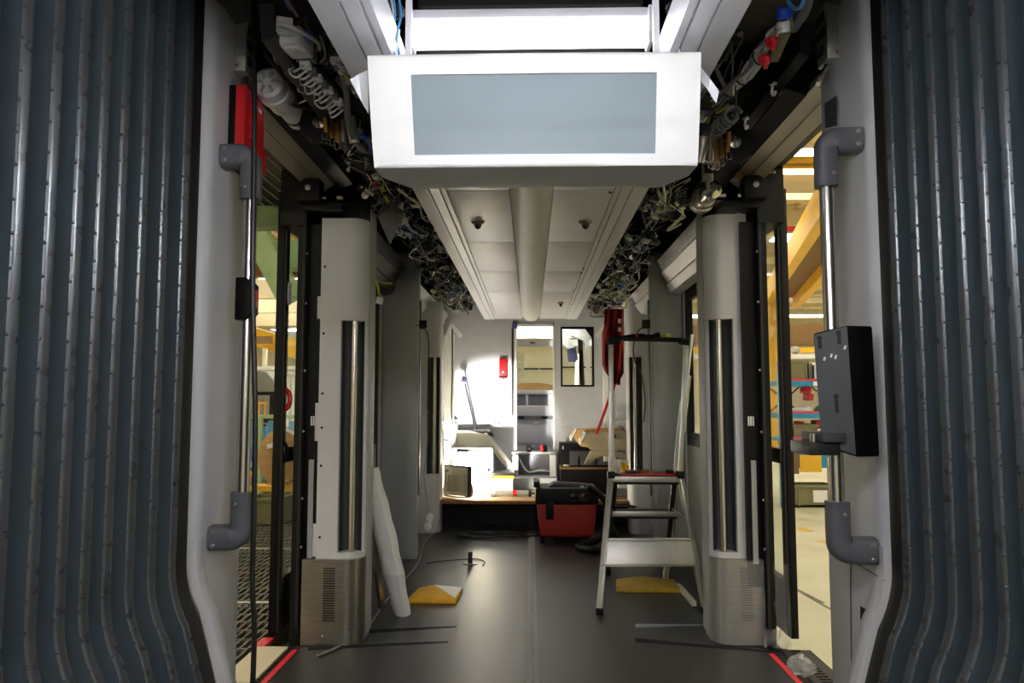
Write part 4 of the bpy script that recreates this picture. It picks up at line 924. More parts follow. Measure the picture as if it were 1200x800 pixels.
# dumb-bell like tool on the sill
c = P(630, 525.5, 9.12)
t = T('suction_lifter', 'black suction cup lifter with red ring on the cab sill', 'tool', c-V((0, 0, .05)))
G().cyl(c+V((-.10, 0, 0)), c+V((.06, 0, 0)), .014).build('grip', 'black', t)
G().lathe([(.03, 0), (.05, .02), (.05, .05), (.02, .06)], c+V((-.13, 0, 0)), (1, 0, 0), 14).build('cup', 'black', t)
G().lathe([(.02, 0), (.05, .01), (.05, .04), (.03, .06)], c+V((.055, 0, 0)), (1, 0, 0), 14).build('cup', 'black', t)
G().lathe([(.04, 0), (.045, .005), (.045, .025), (.04, .03)], c+V((.035, 0, 0)), (1, 0, 0), 14).build('red_ring', 'red', t)
# ================================================================ PLATFORM AND ITEMS
PZT = .30; PY = 7.58
t = ST(G().b(-1.18, 1.18, 8.1, YW, 0, PZT-.03).build('floor_riser', 'black'), 'black riser of the raised floor before the cab', 'floor')
for k in range(7):
    y0 = PY+.25*k
    G().b(-1.14, 1.14, y0+(.0 if k else 0), min(y0+.246, YW-.01), PZT-.032, PZT).build('plank', 'wood' if k == 0 else 'worktop', t, .003)
for x in (-1.0, 0, 1.0): G().b(x-.03, x+.03, PY+.1, PY+.16, 0, PZT-.032).build('support', 'black', t)
PT = PZT+.001
# cable on platform front
# work lamp (seen from behind)
c = P(536, 583, 7.75)
wlp = T('work_lamp', 'square work lamp with ribbed back shining at the cream cabinet', 'lamp', (c.x, 7.75, PT))
xa, xb = P(519, 560, 7.75).x, P(554, 560, 7.75).x; zt_ = P(536, 545, 7.75).z
# lamp head turned towards +x,+y
R_ = Matrix.Rotation(math.radians(-38), 3, 'Z'); hc = V(((xa+xb)/2, 7.78, (PT+zt_)/2+.01)); hw = .17; hh = (zt_-PT)/2-.015
def hp_(x, y, z): return hc+R_ @ V((x, y, z))
def hbox(x0, x1, y0, y1, z0, z1):
    return G().add([hp_(x, y, z) for z in (z0, z1) for y in (y0, y1) for x in (x0, x1)], [(0, 2, 3, 1), (4, 5, 7, 6), (0, 1, 5, 4), (2, 6, 7, 3), (0, 4, 6, 2), (1, 3, 7, 5)])
hd_ = hbox(-hw, hw, -.03, .03, -hh, hh).build('lamp_head', 'dark_metal', wlp, .012)
hbox(-hw+.012, hw-.012, -.036, -.029, -hh+.012, hh-.012).build('back_plate', 'lamp_back', hd_, .003)
for k in range(9): hbox(-hw+.03+k*.033, -hw+.038+k*.033, -.046, -.035, -hh+.04, hh-.09).build('rib', 'lamp_back', hd_)
hbox(-hw+.03, -hw+.07, -.039, -.035, hh-.07, hh-.045).build('mark', 'dark_grey', hd_)
fc = [(-hw+.02, .03)]+[(-(hw-.012)*math.cos(math.pi*q/10), .034+.06*math.sin(math.pi*q/10)) for q in range(11)]+[(hw-.02, .03)]
n = len(fc)
G().add([hp_(x, y, z) for z in (-hh+.02, hh-.02) for x, y in fc], [tuple(range(n)), tuple(reversed(range(n, 2*n)))]+[(k, n+k, n+(k+1) % n, (k+1) % n) for k in range(n)]).build('lamp_face', 'lamp_work', hd_)
G().tube(spl([hp_(-hw-.01, 0, 0), hp_(-hw-.02, 0, -hh+.02), hp_(-hw+.04, -.03, -hh-.008), hp_(hw-.04, -.03, -hh-.008), hp_(hw+.02, 0, -hh+.02), hp_(hw+.01, 0, 0)], 4), .009, 8).build('stand', 'steel', wlp)
sl_ = bpy.data.lights.new('work_lamp_beam', 'SPOT'); sl_.energy = 180; sl_.color = (1, .96, .86); sl_.spot_size = math.radians(58); sl_.spot_blend = .25; sl_.shadow_soft_size = .05
so = bpy.data.objects.new('work_lamp_beam', sl_); COL.objects.link(so); so.parent = wlp
sp_ = hp_(.02, .11, hh*.5); so.location = sp_-ORG[wlp.name]
so.rotation_euler = (P(572, 505, YW)-sp_).to_track_quat('-Z', 'Y').to_euler()
# cream heater cabinet
a, b = P(530, 526, 8.5), P(575, 549, 8.5)
t = T('cream_cabinet', 'cream open heater cabinet lit by the work lamp', 'cabinet', ((a.x+b.x)/2, 8.6, PT+.15))
zb_ = b.z-.03
g = G().b(a.x, b.x, 8.7, 8.72, zb_, a.z).b(a.x, a.x+.04, 8.5, 8.7, zb_, a.z).b(b.x-.04, b.x, 8.5, 8.7, zb_, a.z).b(a.x, b.x, 8.5, 8.7, zb_, zb_+.04)
g.build('shell', 'cream', t, .004)
G().b(a.x+.06, b.x-.06, 8.53, 8.56, zb_+.04, a.z-.05).build('front_panel', 'cream', t, .004)
G().b(a.x-.01, b.x+.02, 8.48, 8.72, a.z, a.z+.018).build('lid', 'dark_metal', t, .003)
for k in range(3): G().b(a.x+.06+k*.11, a.x+.15+k*.11, 8.545, 8.55, a.z-.05, a.z-.03).build('slot', 'dark_metal', t)
G().b(b.x-.005, b.x+.025, 8.49, 8.71, zb_, a.z).build('end_plate', 'dark_metal', t)
# crate below it
b2 = P(601, 556, 8.35)
t = T('white_bench', 'low white box with yellow edging under the cream cabinet', 'box', ((a.x+b2.x)/2, 8.5, PT))
G().b(a.x, b2.x, 8.35, 8.75, PT, zb_-.03).build('box_body', 'cream', t, .006)
G().b(a.x, b2.x+.01, 8.33, 8.77, zb_-.03, zb_-.002).build('box_top', 'dark_metal', t, .003)
G().b((a.x+b2.x)/2, b2.x+.012, 8.326, 8.332, zb_-.06, zb_-.03).build('yellow_edge', 'yellow', t)
# beige curved shell with sloping arm
q = [(516, 504), (548, 504), (566, 508), (576, 515), (600, 549), (596, 551), (574, 525), (560, 524), (516, 527)]
pts = [P(x, y, 8.98) for x, y in q]
t = T('seat_shell', 'beige moulded shell with long sloping edge behind the cream cabinet', 'shell', P(550, 530, 8.82))
n = len(pts)
G().add(pts+[p+V((0, .16, 0)) for p in pts], [tuple(range(n)), tuple(reversed(range(n, 2*n)))]+[(k, n+k, n+(k+1) % n, (k+1) % n) for k in range(n)]).build('shell', 'cream', t, .012)
q = [P(x, y, 8.95) for x, y in ((566, 508), (570, 507), (604, 549), (600, 551))]
G().add(q+[p+V((0, .2, 0)) for p in q], [(0, 1, 2, 3), (7, 6, 5, 4), (0, 4, 5, 1), (1, 5, 6, 2), (2, 6, 7, 3), (3, 7, 4, 0)]).build('sloping_edge', 'cream', t, .004)
q = [P(x, y, 9.02) for x, y in ((536, 503), (574, 503), (578, 511), (566, 508), (548, 504))]
G().add(q+[p+V((0, .15, 0)) for p in q], [(0, 1, 2, 3, 4), (9, 8, 7, 6, 5)]+[(k, 5+k, 5+(k+1) % 5, (k+1) % 5) for k in range(5)]).build('dark_top', 'dark_metal', t)
t = T('shell_stand', 'black box stand under the beige shell beside the cream cabinet', 'stand', (-.85, 8.85, PT))
G().b(-1.02, -.56, 8.98, 9.15, PT, P(550, 527, 8.98).z-.01).build('stand_body', 'dark_metal', t, .004)
# cartridge gun on platform edge
c0, c1 = P(575, 577, 7.9), P(630, 576, 7.9)
t = T('cartridge', 'grey sealant gun with red ring lying on the platform planks', 'tool', V((c0.x, 7.9, PT)))
zc_ = PT+.035
G().cyl((c0.x, 7.9, zc_), (c0.x+.06, 7.9, zc_), .034).build('end_cap', 'wire_grey', t)
G().cyl((c0.x+.06, 7.9, zc_), (c0.x+.40, 7.9, zc_), .028).build('barrel', 'alu', t)
G().cyl((c0.x+.225, 7.9, zc_), (c0.x+.265, 7.9, zc_), .031).build('red_ring', 'red', t)
G().cyl((c0.x+.385, 7.9, zc_), (c0.x+.415, 7.9, zc_), .034).build('collar', 'dark_metal', t)
G().cyl((c0.x+.41, 7.9, zc_), (c0.x+.47, 7.9, zc_), .008).build('nozzle', 'black', t)
t = T('rod_stand', 'thin grey rod leaning below a purple clip on the bulkhead post', 'rod', P(557, 503, 9.0))
G().cyl(P(557, 503, 9.05), P(545, 449, 9.0), .012, .009, 8).build('rod', 'dark_metal', t)
G().ob(P(544, 445, 9.0), (.06, .04, .05), (0, 10, 0)).build('clip', 'purple', t, .006)
G().ob(P(544, 442, 9.0), (.04, .03, .02), (0, 10, 0)).build('clip_cap', 'dark_grey', t)
# right side : black machine, beige seat shells
a, b = P(656, 519, 8.76), P(700, 547, 8.76)
t = T('black_machine', 'black boxed appliance with grey front behind the beige shells', 'machine', (a.x+.2, 8.7, PT))
G().b(a.x, b.x, 8.76, 9.1, PT+.0, a.z).build('case', 'black', t, .006)
G().b(a.x+.11, b.x-.02, 8.75, 8.76, b.z+.01, a.z-.09).build('front_plate', 'dark_grey', t, .003)
G().b(a.x+.20, a.x+.22, 8.74, 8.75, b.z+.02, a.z-.15).build('lever', 'black', t)
for k in (0, 1): G().sph((a.x+.035, 8.758, a.z-.04-.02*k), .008, 8).build('rivet', 'white', t)
for i, (ox, oy, d, mt, lb) in enumerate(((0, 0, 8.35, 'shell_beige_shaded', 'cream moulded seat shell with dark vent beside the ladder'), (-11, -4, 8.55, 'cardboard', 'tan moulded seat shell behind the cream one'))):
    t = T('moulded_shell', lb, 'shell', P(700+ox, 545+oy, d), 'moulded seat shells')
    q = [(680, 513), (684, 507), (740, 505), (740, 524), (716, 528), (700, 528), (692, 527)]
    pts = [P(x+ox, y+oy, d) for x, y in q]; n = len(pts)
    G().add(pts+[p+V((0, .18, 0)) for p in pts], [tuple(range(n)), tuple(reversed(range(n, 2*n)))]+[(k, n+k, n+(k+1) % n, (k+1) % n) for k in range(n)]).build('upper_shell', mt, t, .006)
    e = [P(x+ox, y+oy, d-.01) for x, y in ((680, 521), (679, 516), (685, 506), (687, 507), (682, 517))]
    G().add(e+[p+V((0, .2, 0)) for p in e], [(0, 1, 2, 3, 4), (9, 8, 7, 6, 5)]+[(k, 5+k, 5+(k+1) % 5, (k+1) % 5) for k in range(5)]).build('rim', 'white', t)
    if i == 0:
        q = [(693, 528), (720, 528), (736, 532), (736, 538), (706, 534), (697, 538), (690, 547), (684, 546)]
        pts = [P(x+ox, y+oy, d) for x, y in q]; n = len(pts)
        G().add(pts+[p+V((0, .14, 0)) for p in pts], [tuple(range(n)), tuple(reversed(range(n, 2*n)))]+[(k, n+k, n+(k+1) % n, (k+1) % n) for k in range(n)]).build('lower_shell', mt, t, .004)
        a, b = P(711, 507, d), P(723, 515, d)
        G().b(a.x, b.x, d-.02, d, b.z, a.z).build('vent_frame', 'shell_beige_shaded', t, .003)
        G().b(a.x+.015, b.x-.015, d-.024, d-.018, b.z+.02, a.z-.02).build('vent', 'black', t)
t = T('brown_case', 'flat dark brown case lying on the platform before the machine', 'case', P(680, 550, 8.2))
zq = P(680, 547, 8.1).z
G().b(P(657, 550, 8.1).x, P(722, 550, 8.1).x, 8.1, 8.33, PT, zq).build('case_body', 'black', t, .006)
G().b(P(657, 550, 8.1).x-.004, P(722, 550, 8.1).x, 8.095, 8.335, zq-.025, zq).build('case_lid', 'hall_brown', t, .004)
c = P(664, 545, 8.15); c.z = zq+.005
tag(G().b(c.x-.03, c.x+.03, 8.15, 8.3, zq, zq+.012).build('paper_pad', 'cream', bev=.002), 'small cream pad on the dark brown case', 'pad')
# overalls hanging
zj = P(718, 362, 7.2).z
t = T('overalls', 'dark red work overalls hanging from the overhead cables', 'overalls', P(718, 450, 7.2))
rows = []
for i in range(13):
    f = i/12; y = 362+(450-362)*f
    l = 709-1.5*math.sin(f*3)-(2 if .3 < f < .8 else 0)+(5 if f > .9 else 0); rgt = 731-(4 if f > .9 else 0)
    rows.append([P(l+(rgt-l)*j/10, y+(j-5)*.3*(1 if i else 0), 7.2+.05*math.sin(j*1.9+i*.35)+.02*math.cos(j*.8-i)) for j in range(11)])
G().sheet(rows, .02, (0, 1, 0)).build('cloth', 'dark_red', t, ang=80)
for x, y in ((726, 376), (726, 386)): G().ob(P(x, y, 7.12), (.03, .01, .04)).build('badge', 'white', t)
G().tube(spl([P(717, 362, 7.2), P(718, 356, 7.2), P(721, 352, 7.2)], 4), .006, 6).build('hook', 'steel', t)
# ================================================================ STEP LADDER
t = T('step_ladder', 'aluminium step ladder with black top bar and wide lower brace plate', 'ladder', (.72, 4.9, 0))
ft = {0: V((.405, 4.68, 0)), 1: V((1.035, 4.72, 0))}
hg = {0: P(716, 556, 4.95), 1: P(797, 556, 4.95)}
tp = {0: P(716, 402, 5.02), 1: P(804, 402, 5.02)}
bk = {0: V((.56, 5.75, 0)), 1: V((.98, 5.75, 0))}
for k in (0, 1):
    G().bar(ft[k]+V((0, 0, .03)), hg[k], .036, .03).build('rear_leg', 'alu', t, .004)
    G().ob(ft[k]+V((0, 0, .02)), (.045, .045, .04)).build('rubber_foot', 'black', t, .006)
    G().bar(hg[k], tp[k], .03, .028).build('hand_post', 'alu', t, .004)
    s = 1 if k else -1
    hi = hg[k]+V((-s*.03, .03, -.01))
    G().bar(hi, bk[k]+V((0, 0, .03)), .03, .055).build('side_rail', 'dark_metal', t, .003)
    G().ob(bk[k]+V((0, 0, .02)), (.045, .05, .04)).build('rubber_foot', 'black', t, .006)
    G().ob(hg[k], (.045, .06, .045)).build('hinge', 'black', t, .006)
    G().bar(hg[k]+V((-s*.025, .06, .02)), tp[k].lerp(hg[k], .45)+V((-s*.01, .03, 0)), .014, .014).build('brace', 'alu', t)
    G().bar(hg[k].lerp(ft[k], .3)+V((-s*.02, 0, 0)), hi.lerp(bk[k], .3), .012, .012).build('brace', 'dark_metal', t)
# top bar
G().bar(tp[0]+V((-.02, 0, .012)), tp[0]+V((.06, 0, .02)), .04, .05).build('bar_end', 'black', t, .008)
G().bar(tp[1]+V((.02, 0, .0)), tp[1]+V((-.05, 0, .015)), .04, .04).build('bar_end', 'black', t, .008)
G().bar(tp[0]+V((.04, 0, .03)), tp[1]+V((-.03, 0, .02)), .05, .028).build('top_bar', 'black', t, .006)
# platform and steps
def step(z, y0, y1, x0, x1, nm):
    o = G().b(x0, x1, y0, y1, z-.035, z).build(nm, 'alu', t, .004)
    for k in range(5): G().b(x0+.01, x1-.01, y0+.015+k*(y1-y0-.03)/5, y0+.025+k*(y1-y0-.03)/5, z, z+.003).build('tread_rib', 'dark_metal', o)
    G().b(x0, x1, y0+.004, y0+.02, z-.05, z-.035).build('nosing', 'black', o)
zp = P(750, 558, 4.95).z; step(zp, 4.93, 5.16, P(716, 560, 4.95).x, P(799, 560, 4.95).x, 'platform')
zs = P(750, 599, 5.2).z; step(zs, 5.2, 5.34, P(716, 600, 5.2).x, P(794, 600, 5.2).x, 'step')
step(zs-.26, 5.45, 5.58, P(716, 600, 5.2).x, P(794, 600, 5.2).x, 'step')
f0, f1 = .20, .38
z0_, z1_ = P(760, 666, 4.71).z, P(760, 634, 4.71).z
q = [ft[0].lerp(hg[0], z0_/hg[0].z), ft[1].lerp(hg[1], z0_/hg[1].z), ft[1].lerp(hg[1], z1_/hg[1].z), ft[0].lerp(hg[0], z1_/hg[0].z)]
q = [p+V((0, -.018, 0)) for p in q]
q[0].x -= .018; q[3].x -= .018; q[1].x += .018; q[2].x += .018
pl = G().add(q+[p+V((0, .02, 0)) for p in q], [(0, 1, 2, 3), (7, 6, 5, 4), (0, 4, 5, 1), (1, 5, 6, 2), (2, 6, 7, 3), (3, 7, 4, 0)]).build('brace_plate', 'alu', t, .003)
for a_, b_ in ((q[0], q[1]), (q[3], q[2])):
    dz = V((0, -.004, .012 if a_ is q[0] else -.012)); G().bar(a_+dz, b_+dz, .008, .012).build('plate_flange', 'alu', pl, .002)
for p in q: screw(pl, p+V((.02 if p.x < .7 else -.02, -.004, .02 if p.z < .35 else -.02)), (0, -1, 0), .006)
# things on the ladder
c = P(745, 396, 5.02); c.z = tp[0].z+.045
t = T('black_tool', 'black hand tool with red ring lying on the ladder top bar', 'tool', P(745, 399, 5.02))
G().tube(spl([P(726, 397, 5.02), P(736, 395, 5.02), P(750, 393.5, 5.02), P(764, 394, 5.02), P(773, 391.5, 5.02)], 5), [.012]*3+[.017]*9+[.012]*5+[.018]*4, 8).build('tool_body', 'black', t)
G().cyl(P(744.5, 394, 5.02), P(747, 394, 5.02), .019).build('red_ring', 'red', t)
c = P(781, 396.5, 5.02)
tag(G().lathe([(.024, 0), (.026, .004), (.026, .02), (.024, .024), (.016, .024), (.016, .02)], V((c.x, 5.02, tp[0].z+.038)), (0, 0, 1), 20).build('tape_roll', 'wire_yellow'), 'lime green tape roll on the ladder top bar', 'tape')
t = T('tool_tray', 'red rimmed tool tray on the ladder platform', 'tray', V((.72, 5.05, zp+.004)))
x0_, x1_ = P(729, 555, 5.0).x, P(795, 555, 5.0).x
G().b(x0_, x1_, 4.96, 5.12, zp+.004, zp+.012).build('tray_base', 'red', t, .003)
for k in range(4): G().ob(V((x0_+.06+k*.085, 5.03+.02*(k % 2), zp+.022)), (.07, .05, .02), (0, 0, 25*k)).build('part_piece', ['dark_metal', 'hall_brown', 'wire_grey', 'black'][k], t, .003)
q = P(728, 551, 5.08)
t = T('yellow_paper', 'crumpled cream and yellow paper on the ladder platform', 'paper', V((q.x, 5.1, zp+.004)))
G().sheet([[V((P(718, 540, 5.1).x+.1*i/4, 5.1+.02*math.sin(i*2+j), zp+.005+.09*j/4)) for i in range(5)] for j in range(5)], .003, (0, 1, 0)).build('sheet', 'cream', t)
G().sheet([[V((P(728, 540, 5.1).x+.05*i/3, 5.085+.01*math.sin(i*2+j), zp+.02+.06*j/3-.02*i/3)) for i in range(4)] for j in range(4)], .003, (0, 1, 0)).build('sheet', 'yellow', t)
c = P(733, 598, 5.26); c.z = zs+.02
t = T('pliers_set', 'steel tongs lying on the ladder step', 'tool', V((c.x, 5.26, zs+.003)))
G().tube(spl([c+V((-.08, -.02, 0)), c+V((-.06, .03, .015)), c+V((0, .02, .02)), c+V((.05, .0, 0))], 5), .007, 6).build('arm', 'steel', t)
G().tube(spl([c+V((-.08, .02, 0)), c+V((-.04, -.03, .01)), c+V((.02, -.02, .01)), c+V((.07, .01, 0))], 5), .007, 6).build('arm', 'dark_metal', t)
# leaning poles behind ladder, red stick
for i, (x0_, y0_, d0_, x1_, y1_, d1_, mt, lb) in enumerate(((783, 640, 5.6, 811, 392, 5.95, 'alu', 'aluminium pole leaning on the flat partition behind the ladder'), (786, 640, 5.62, 808, 440, 5.9, 'steel', 'shorter steel pole leaning beside the aluminium pole'))):
    a_, b_ = P(x0_, y0_, d0_), P(x1_, y1_, d1_)
    a_ = a_+(a_-b_)*(a_.z/(b_.z-a_.z))
    tag(G().cyl(a_, b_, .014, n=10).build('leaning_pole', mt), lb, 'pole', 'leaning poles')
a_, b_ = P(690, 548, 8.0), P(721, 448, 7.4)
tag(G().cyl(P(699, 508, 7.7), b_, .016, n=10).build('red_stick', 'red'), 'red broom stick leaning up under the red overalls', 'stick')
# ================================================================ VACUUM
c = V((.37, 7.1, 0))
def vx(x): return P(x, 600, 6.95).x
def vz(y): return P(660, y, 6.95).z
t = T('vacuum_cleaner', 'red and black workshop vacuum cleaner on castors', 'vacuum', V((vx(665), 7.15, 0)))
x0_, x1_ = vx(629), vx(700)
def frus(x0, x1, y0, y1, z0, z1, ins): return G().add([(x0+ins, y0+ins*.6, z0), (x1-ins, y0+ins*.6, z0), (x1-ins, y1-ins, z0), (x0+ins, y1-ins, z0), (x0, y0, z1), (x1, y0, z1), (x1, y1, z1), (x0, y1, z1)], [(0, 3, 2, 1), (4, 5, 6, 7), (0, 1, 5, 4), (1, 2, 6, 5), (2, 3, 7, 6), (3, 0, 4, 7)])
frus(x0_, x1_, 6.95, 7.4, .06, vz(590), .03).build('tank', 'vac_red', t, .03, seg=3)
frus(x0_-.01, x1_+.01, 6.94, 7.41, vz(591), vz(572), -.005).build('motor_head', 'black', t, .025, seg=3)
hd2 = t.children[-1]
G().b(x0_-.03, x0_+.03, 7.0, 7.35, vz(572), vz(565)).build('carry_lug', 'black', hd2, .01)
G().add([(x0_+.1, 7.02, vz(572)), (x1_-.02, 7.02, vz(574)), (x1_-.02, 7.3, vz(574)), (x0_+.1, 7.3, vz(572)), (x0_+.16, 7.08, vz(567)), (x1_-.1, 7.08, vz(569)), (x1_-.1, 7.25, vz(569)), (x0_+.16, 7.25, vz(567))], [(0, 3, 2, 1), (4, 5, 6, 7), (0, 1, 5, 4), (1, 2, 6, 5), (2, 3, 7, 6), (3, 0, 4, 7)]).build('top_lid', 'black', t, .015)
G().b(x0_+.08, x0_+.15, 6.925, 6.95, vz(608), vz(588)).build('latch', 'black', t, .006)
for k, x in enumerate((672, 684)):
    q = V((vx(x), 6.935, vz(582))); G().lathe([(.03, 0), (.032, .006), (.024, .01)], q, (0, -1, 0), 18).build('dial', 'black_gloss', hd2)
    G().tube([q+V((.032*math.cos(j*math.pi/8), -.008, .032*math.sin(j*math.pi/8))) for j in range(16)], .003, 5, closed=True).build('dial_ring', 'dark_metal' if k == 0 else 'vac_red', hd2)
G().b(vx(680), vx(684), 6.928, 6.94, vz(571), vz(568.5)).build('badge', 'white', hd2)
for (x, y) in ((x0_+.05, 6.99), (x1_-.08, 6.99), (x0_+.05, 7.34), (x1_-.08, 7.34)): G().cyl((x-.018, y, .032), (x+.018, y, .032), .032).build('castor', 'black', t, .004)
hs = [V((vx(690), 6.93, .5)), V((vx(703), 6.85, .44)), V((vx(712), 6.8, .30)), V((vx(700), 6.72, .10)), V((vx(676), 6.7, .04)), V((vx(690), 6.5, .035)), V((vx(715), 6.55, .035)), V((vx(722), 6.8, .05)), V((vx(712), 6.9, .2)), V((vx(700), 6.86, .34))]
pp_ = spl(hs, 14)
G().tube(pp_, [.028+.003*(i % 2) for i in range(len(pp_))], 10).build('hose', 'black', t)
# coiled black lead on floor
r = random.Random(9); pts = []
c = PZ(578, 628, .01)
for k in range(60):
    an = k*.42; pts.append(c+V(((.30+.03*math.sin(k*.7))*math.cos(an)+.02*math.sin(k), (.12+.03*math.cos(k*.3))*math.sin(an), .006+.02*r.random())))
pts += [c+V((.4, .0, .008)), c+V((.5, .02, .008)), V((vx(632), 7.02, .02))]
tag(G().tube(spl(pts, 3), .006, 6).build('power_lead', 'wire_black'), 'coiled black power lead on the floor beside the vacuum cleaner', 'lead')
# cable along left floor
pts = [PZ(x, y, .008) for x, y in ((372, 768), (400, 756), (425, 742), (440, 722), (455, 700), (475, 678), (490, 660), (496, 640), (505, 628), (530, 612))]
tag(G().tube(spl(pts, 6), .0065, 8).build('floor_cable', 'wire_grey'), 'light grey cable winding along the floor past the wrapped plank', 'cable')
pts = [PZ(x, y, .006) for x, y in ((500, 660), (520, 657), (545, 655), (560, 655), (568, 658), (566, 662))]
tag(G().tube(spl(pts, 6), .004, 6).build('thin_lead', 'wire_black'), 'thin black lead lying at the steel floor bracket', 'lead')
# T-bracket standing on floor
c = PZ(551, 661, 0)
t = T('floor_bracket', 'small upright steel bracket standing on the rubber floor', 'bracket', c)
G().b(c.x-.055, c.x+.055, c.y-.02, c.y+.02, 0, .008).build('base_plate', 'steel_dull', t, .001)
G().b(c.x-.017, c.x+.017, c.y-.004, c.y+.004, .008, .095).build('upright', 'dark_metal', t, .002)
# rag and cord by left far partition
t = T('paper_rag', 'crumpled white rag hanging on a thin cord at the far partition', 'rag', P(505, 610, 6.9))
r = random.Random(4)
cable(t, [P(503, 480, 6.9), P(500, 530, 6.9), P(497, 560, 6.9), P(503, 600, 6.9)], .003, 'wire_grey')
for (x, y, k) in ((504, 607, .035), (501, 617, .03)):
    g = G().sph(P(x, y, 6.9), k, 10, (1, .6, 1.2)); g.v = [v+V((r.uniform(-.008, .008), 0, r.uniform(-.008, .008))) for v in g.v]; g.build('crumple', 'paper', t)
for i, (s, pts, d, lb) in enumerate(((-1, ((488, 381), (497, 384), (502, 398), (502, 430), (501, 480)), 6.2, 'thin black cord hanging from the clamp beside the far grating side partition'), (1, ((758, 379), (748, 388), (743, 400), (743, 420), (752, 440), (756, 470), (754, 495)), 6.2, 'thin black cord hanging from the clamp behind the ladder'))):
    tag(G().tube(spl([P(x, y, d) for x, y in pts], 6), .005, 6).build('loose_wire', 'wire_black'), lb, 'cord', 'hanging cords')
tag(G().tube(spl([P(x, y, 7.9) for x, y in ((530, 385), (530, 440), (529, 480), (531, 500), (530, 512), (524, 516), (520, 514))], 6), .007, 6).build('loose_wire', 'wire_black'), 'black cord hanging down at the window post beside the beige shell', 'cord', 'hanging cords')
# ================================================================ YELLOW WEDGES
def wedge(x0, x1, y, mt, refl, label, dpt=.17, h=.05):
    a_ = PZ(x0, y, 0); b_ = PZ(x1, y, 0); xa, xb, yy = a_.x, b_.x, a_.y; w = xb-xa
    t = T('floor_wedge', label, 'wedge', V(((xa+xb)/2, yy+.1, 0)), 'yellow floor wedges')
    ap = V((xa+w*.44, yy+dpt*1.15, h+.02))
    base = [V((xa, yy+.0, .0)), V((xb, yy, .0)), V((xb+.01, yy+dpt*1.8, .0)), V((xa+.03, yy+dpt*1.8, .0))]
    mid = [p+V((0, 0, h*.55)) for p in base]
    top = ap
    g = G().add(base+mid+[top], [(0, 3, 2, 1), (0, 1, 5, 4), (1, 2, 6, 5), (2, 3, 7, 6), (3, 0, 4, 7), (4, 5, 8), (5, 6, 8), (6, 7, 8), (7, 4, 8)])
    g.build('wedge_body', mt, t, .006)
    if refl:
        e = [mid[1].lerp(top, .06)+V((0, .006, .002)), mid[2].lerp(top, .03), top.lerp(mid[2], .05)]
        nn = (e[1]-e[0]).cross(e[2]-e[0]).normalized()*.003
        if nn.z < 0: nn = -nn
        G().add([p+nn for p in e]+e, [(0, 1, 2), (5, 4, 3), (0, 3, 4, 1), (1, 4, 5, 2), (2, 5, 3, 0)]).build('reflector', 'reflective', t)
wedge(477, 535, 707, 'yellow', True, 'bright yellow floor wedge with white reflector beside the wrapped plank')
wedge(722, 797, 694, 'dirty_yellow', False, 'dull yellow floor wedge under the step ladder', .15, .05)
# timber offcut below ladder
tag(G().bar(PZ(795, 686, .015), PZ(802, 705, .02)+V((.05, -.05, .0)), .03, .03).build('timber_offcut', 'cream', bev=.003), 'short pale timber offcut beside the dull yellow wedge', 'timber')
# clear film round the right kick plate
t = T('clear_film', 'crumpled clear film wrapped round the kick plate beside the storage rack door', 'film', (1.1, 4.05, 0))
r = random.Random(12)
rows = []
for j in range(9):
    z = .44-.43*j/8
    rows.append([V((x+r.uniform(-.006, .006), y-r.uniform(.004, .02), z+r.uniform(-.01, .01))) for x, y in ((.93, 4.25), (.935, 4.15), (.97, 4.1), (1.05, 4.085), (1.12, 4.08), (1.18, 4.08), (1.24, 4.07), (1.29, 4.02), (1.30, 3.99))])
G().sheet(rows).build('film_sheet', 'film_clear', t, ang=10)
rows = [[V((1.18+.014*i+r.uniform(-.01, .01), 4.04-r.uniform(0, .05), .02+.03*j+r.uniform(-.008, .008))) for i in range(9)] for j in range(4)]
G().sheet(rows).build('film_crumple', 'film_clear', t, ang=5)

# crumpled clear bag on the threshold by the rack side door
r = random.Random(31)
c = PZ(965, 792, .0); c.x = 1.24
g = G().sph(c+V((0, 0, .045)), 1, 14, (.06, .09, .04)); g.v = [v+V((r.uniform(-.012, .012), r.uniform(-.012, .012), max(-v.z+.004, r.uniform(-.012, .012)))) for v in g.v]
tag(g.build('plastic_bag', 'film_clear', ang=5), 'crumpled clear plastic bag on the black threshold by the concrete floor', 'bag')
# ================================================================ FACTORY HALL
HF = -.35; HR = 7.2
def HS(o, l, c): return ST(o, l, c)
hf = HS(G().b(-24, 24, -14, 64, HF-.2, HF).build('floor_hall', 'concrete'), 'pale worn concrete hall floor', 'floor')
for (x0, y0, x1, y1) in ((934, 690, 965, 706), (900, 672, 985, 720)):
    a, b = PZ(x0, y0, HF+.002), PZ(x1, y1, HF+.002)
    G().bar(a, b, .02, .003).build('floor_joint', 'grating', hf)
for (x0, y0, x1, y1) in ((936, 618, 948, 622), (960, 633, 985, 637)):
    a, b = PZ(x0, y0, HF+.002), PZ(x1, y1, HF+.002)
    G().bar(a, b, .12, .003).build('floor_marking', 'hall_yellow', hf)
HS(G().b(-24, 24, 63, 63.2, HF, HR).build('wall_hall_far', 'hall_wall'), 'far cream wall of the factory hall', 'wall')
HS(G().b(-24, 24, -14.2, -14, HF, HR).build('wall_hall_rear', 'hall_wall'), 'cream wall of the hall behind the tram', 'wall')
HS(G().b(-24.2, -24, -14, 63, HF, HR).build('wall_hall_left', 'hall_wall'), 'cream side wall of the hall on the grating side', 'wall')
HS(G().b(24, 24.2, -14, 63, HF, HR).build('wall_hall_right', 'hall_wall'), 'cream side wall of the hall on the storage rack side', 'wall')
rf = HS(G().b(-24, 24, -14, 63, HR, HR+.2).build('ceiling_hall', 'hall_beige'), 'beige sheet roof of the factory hall', 'ceiling')
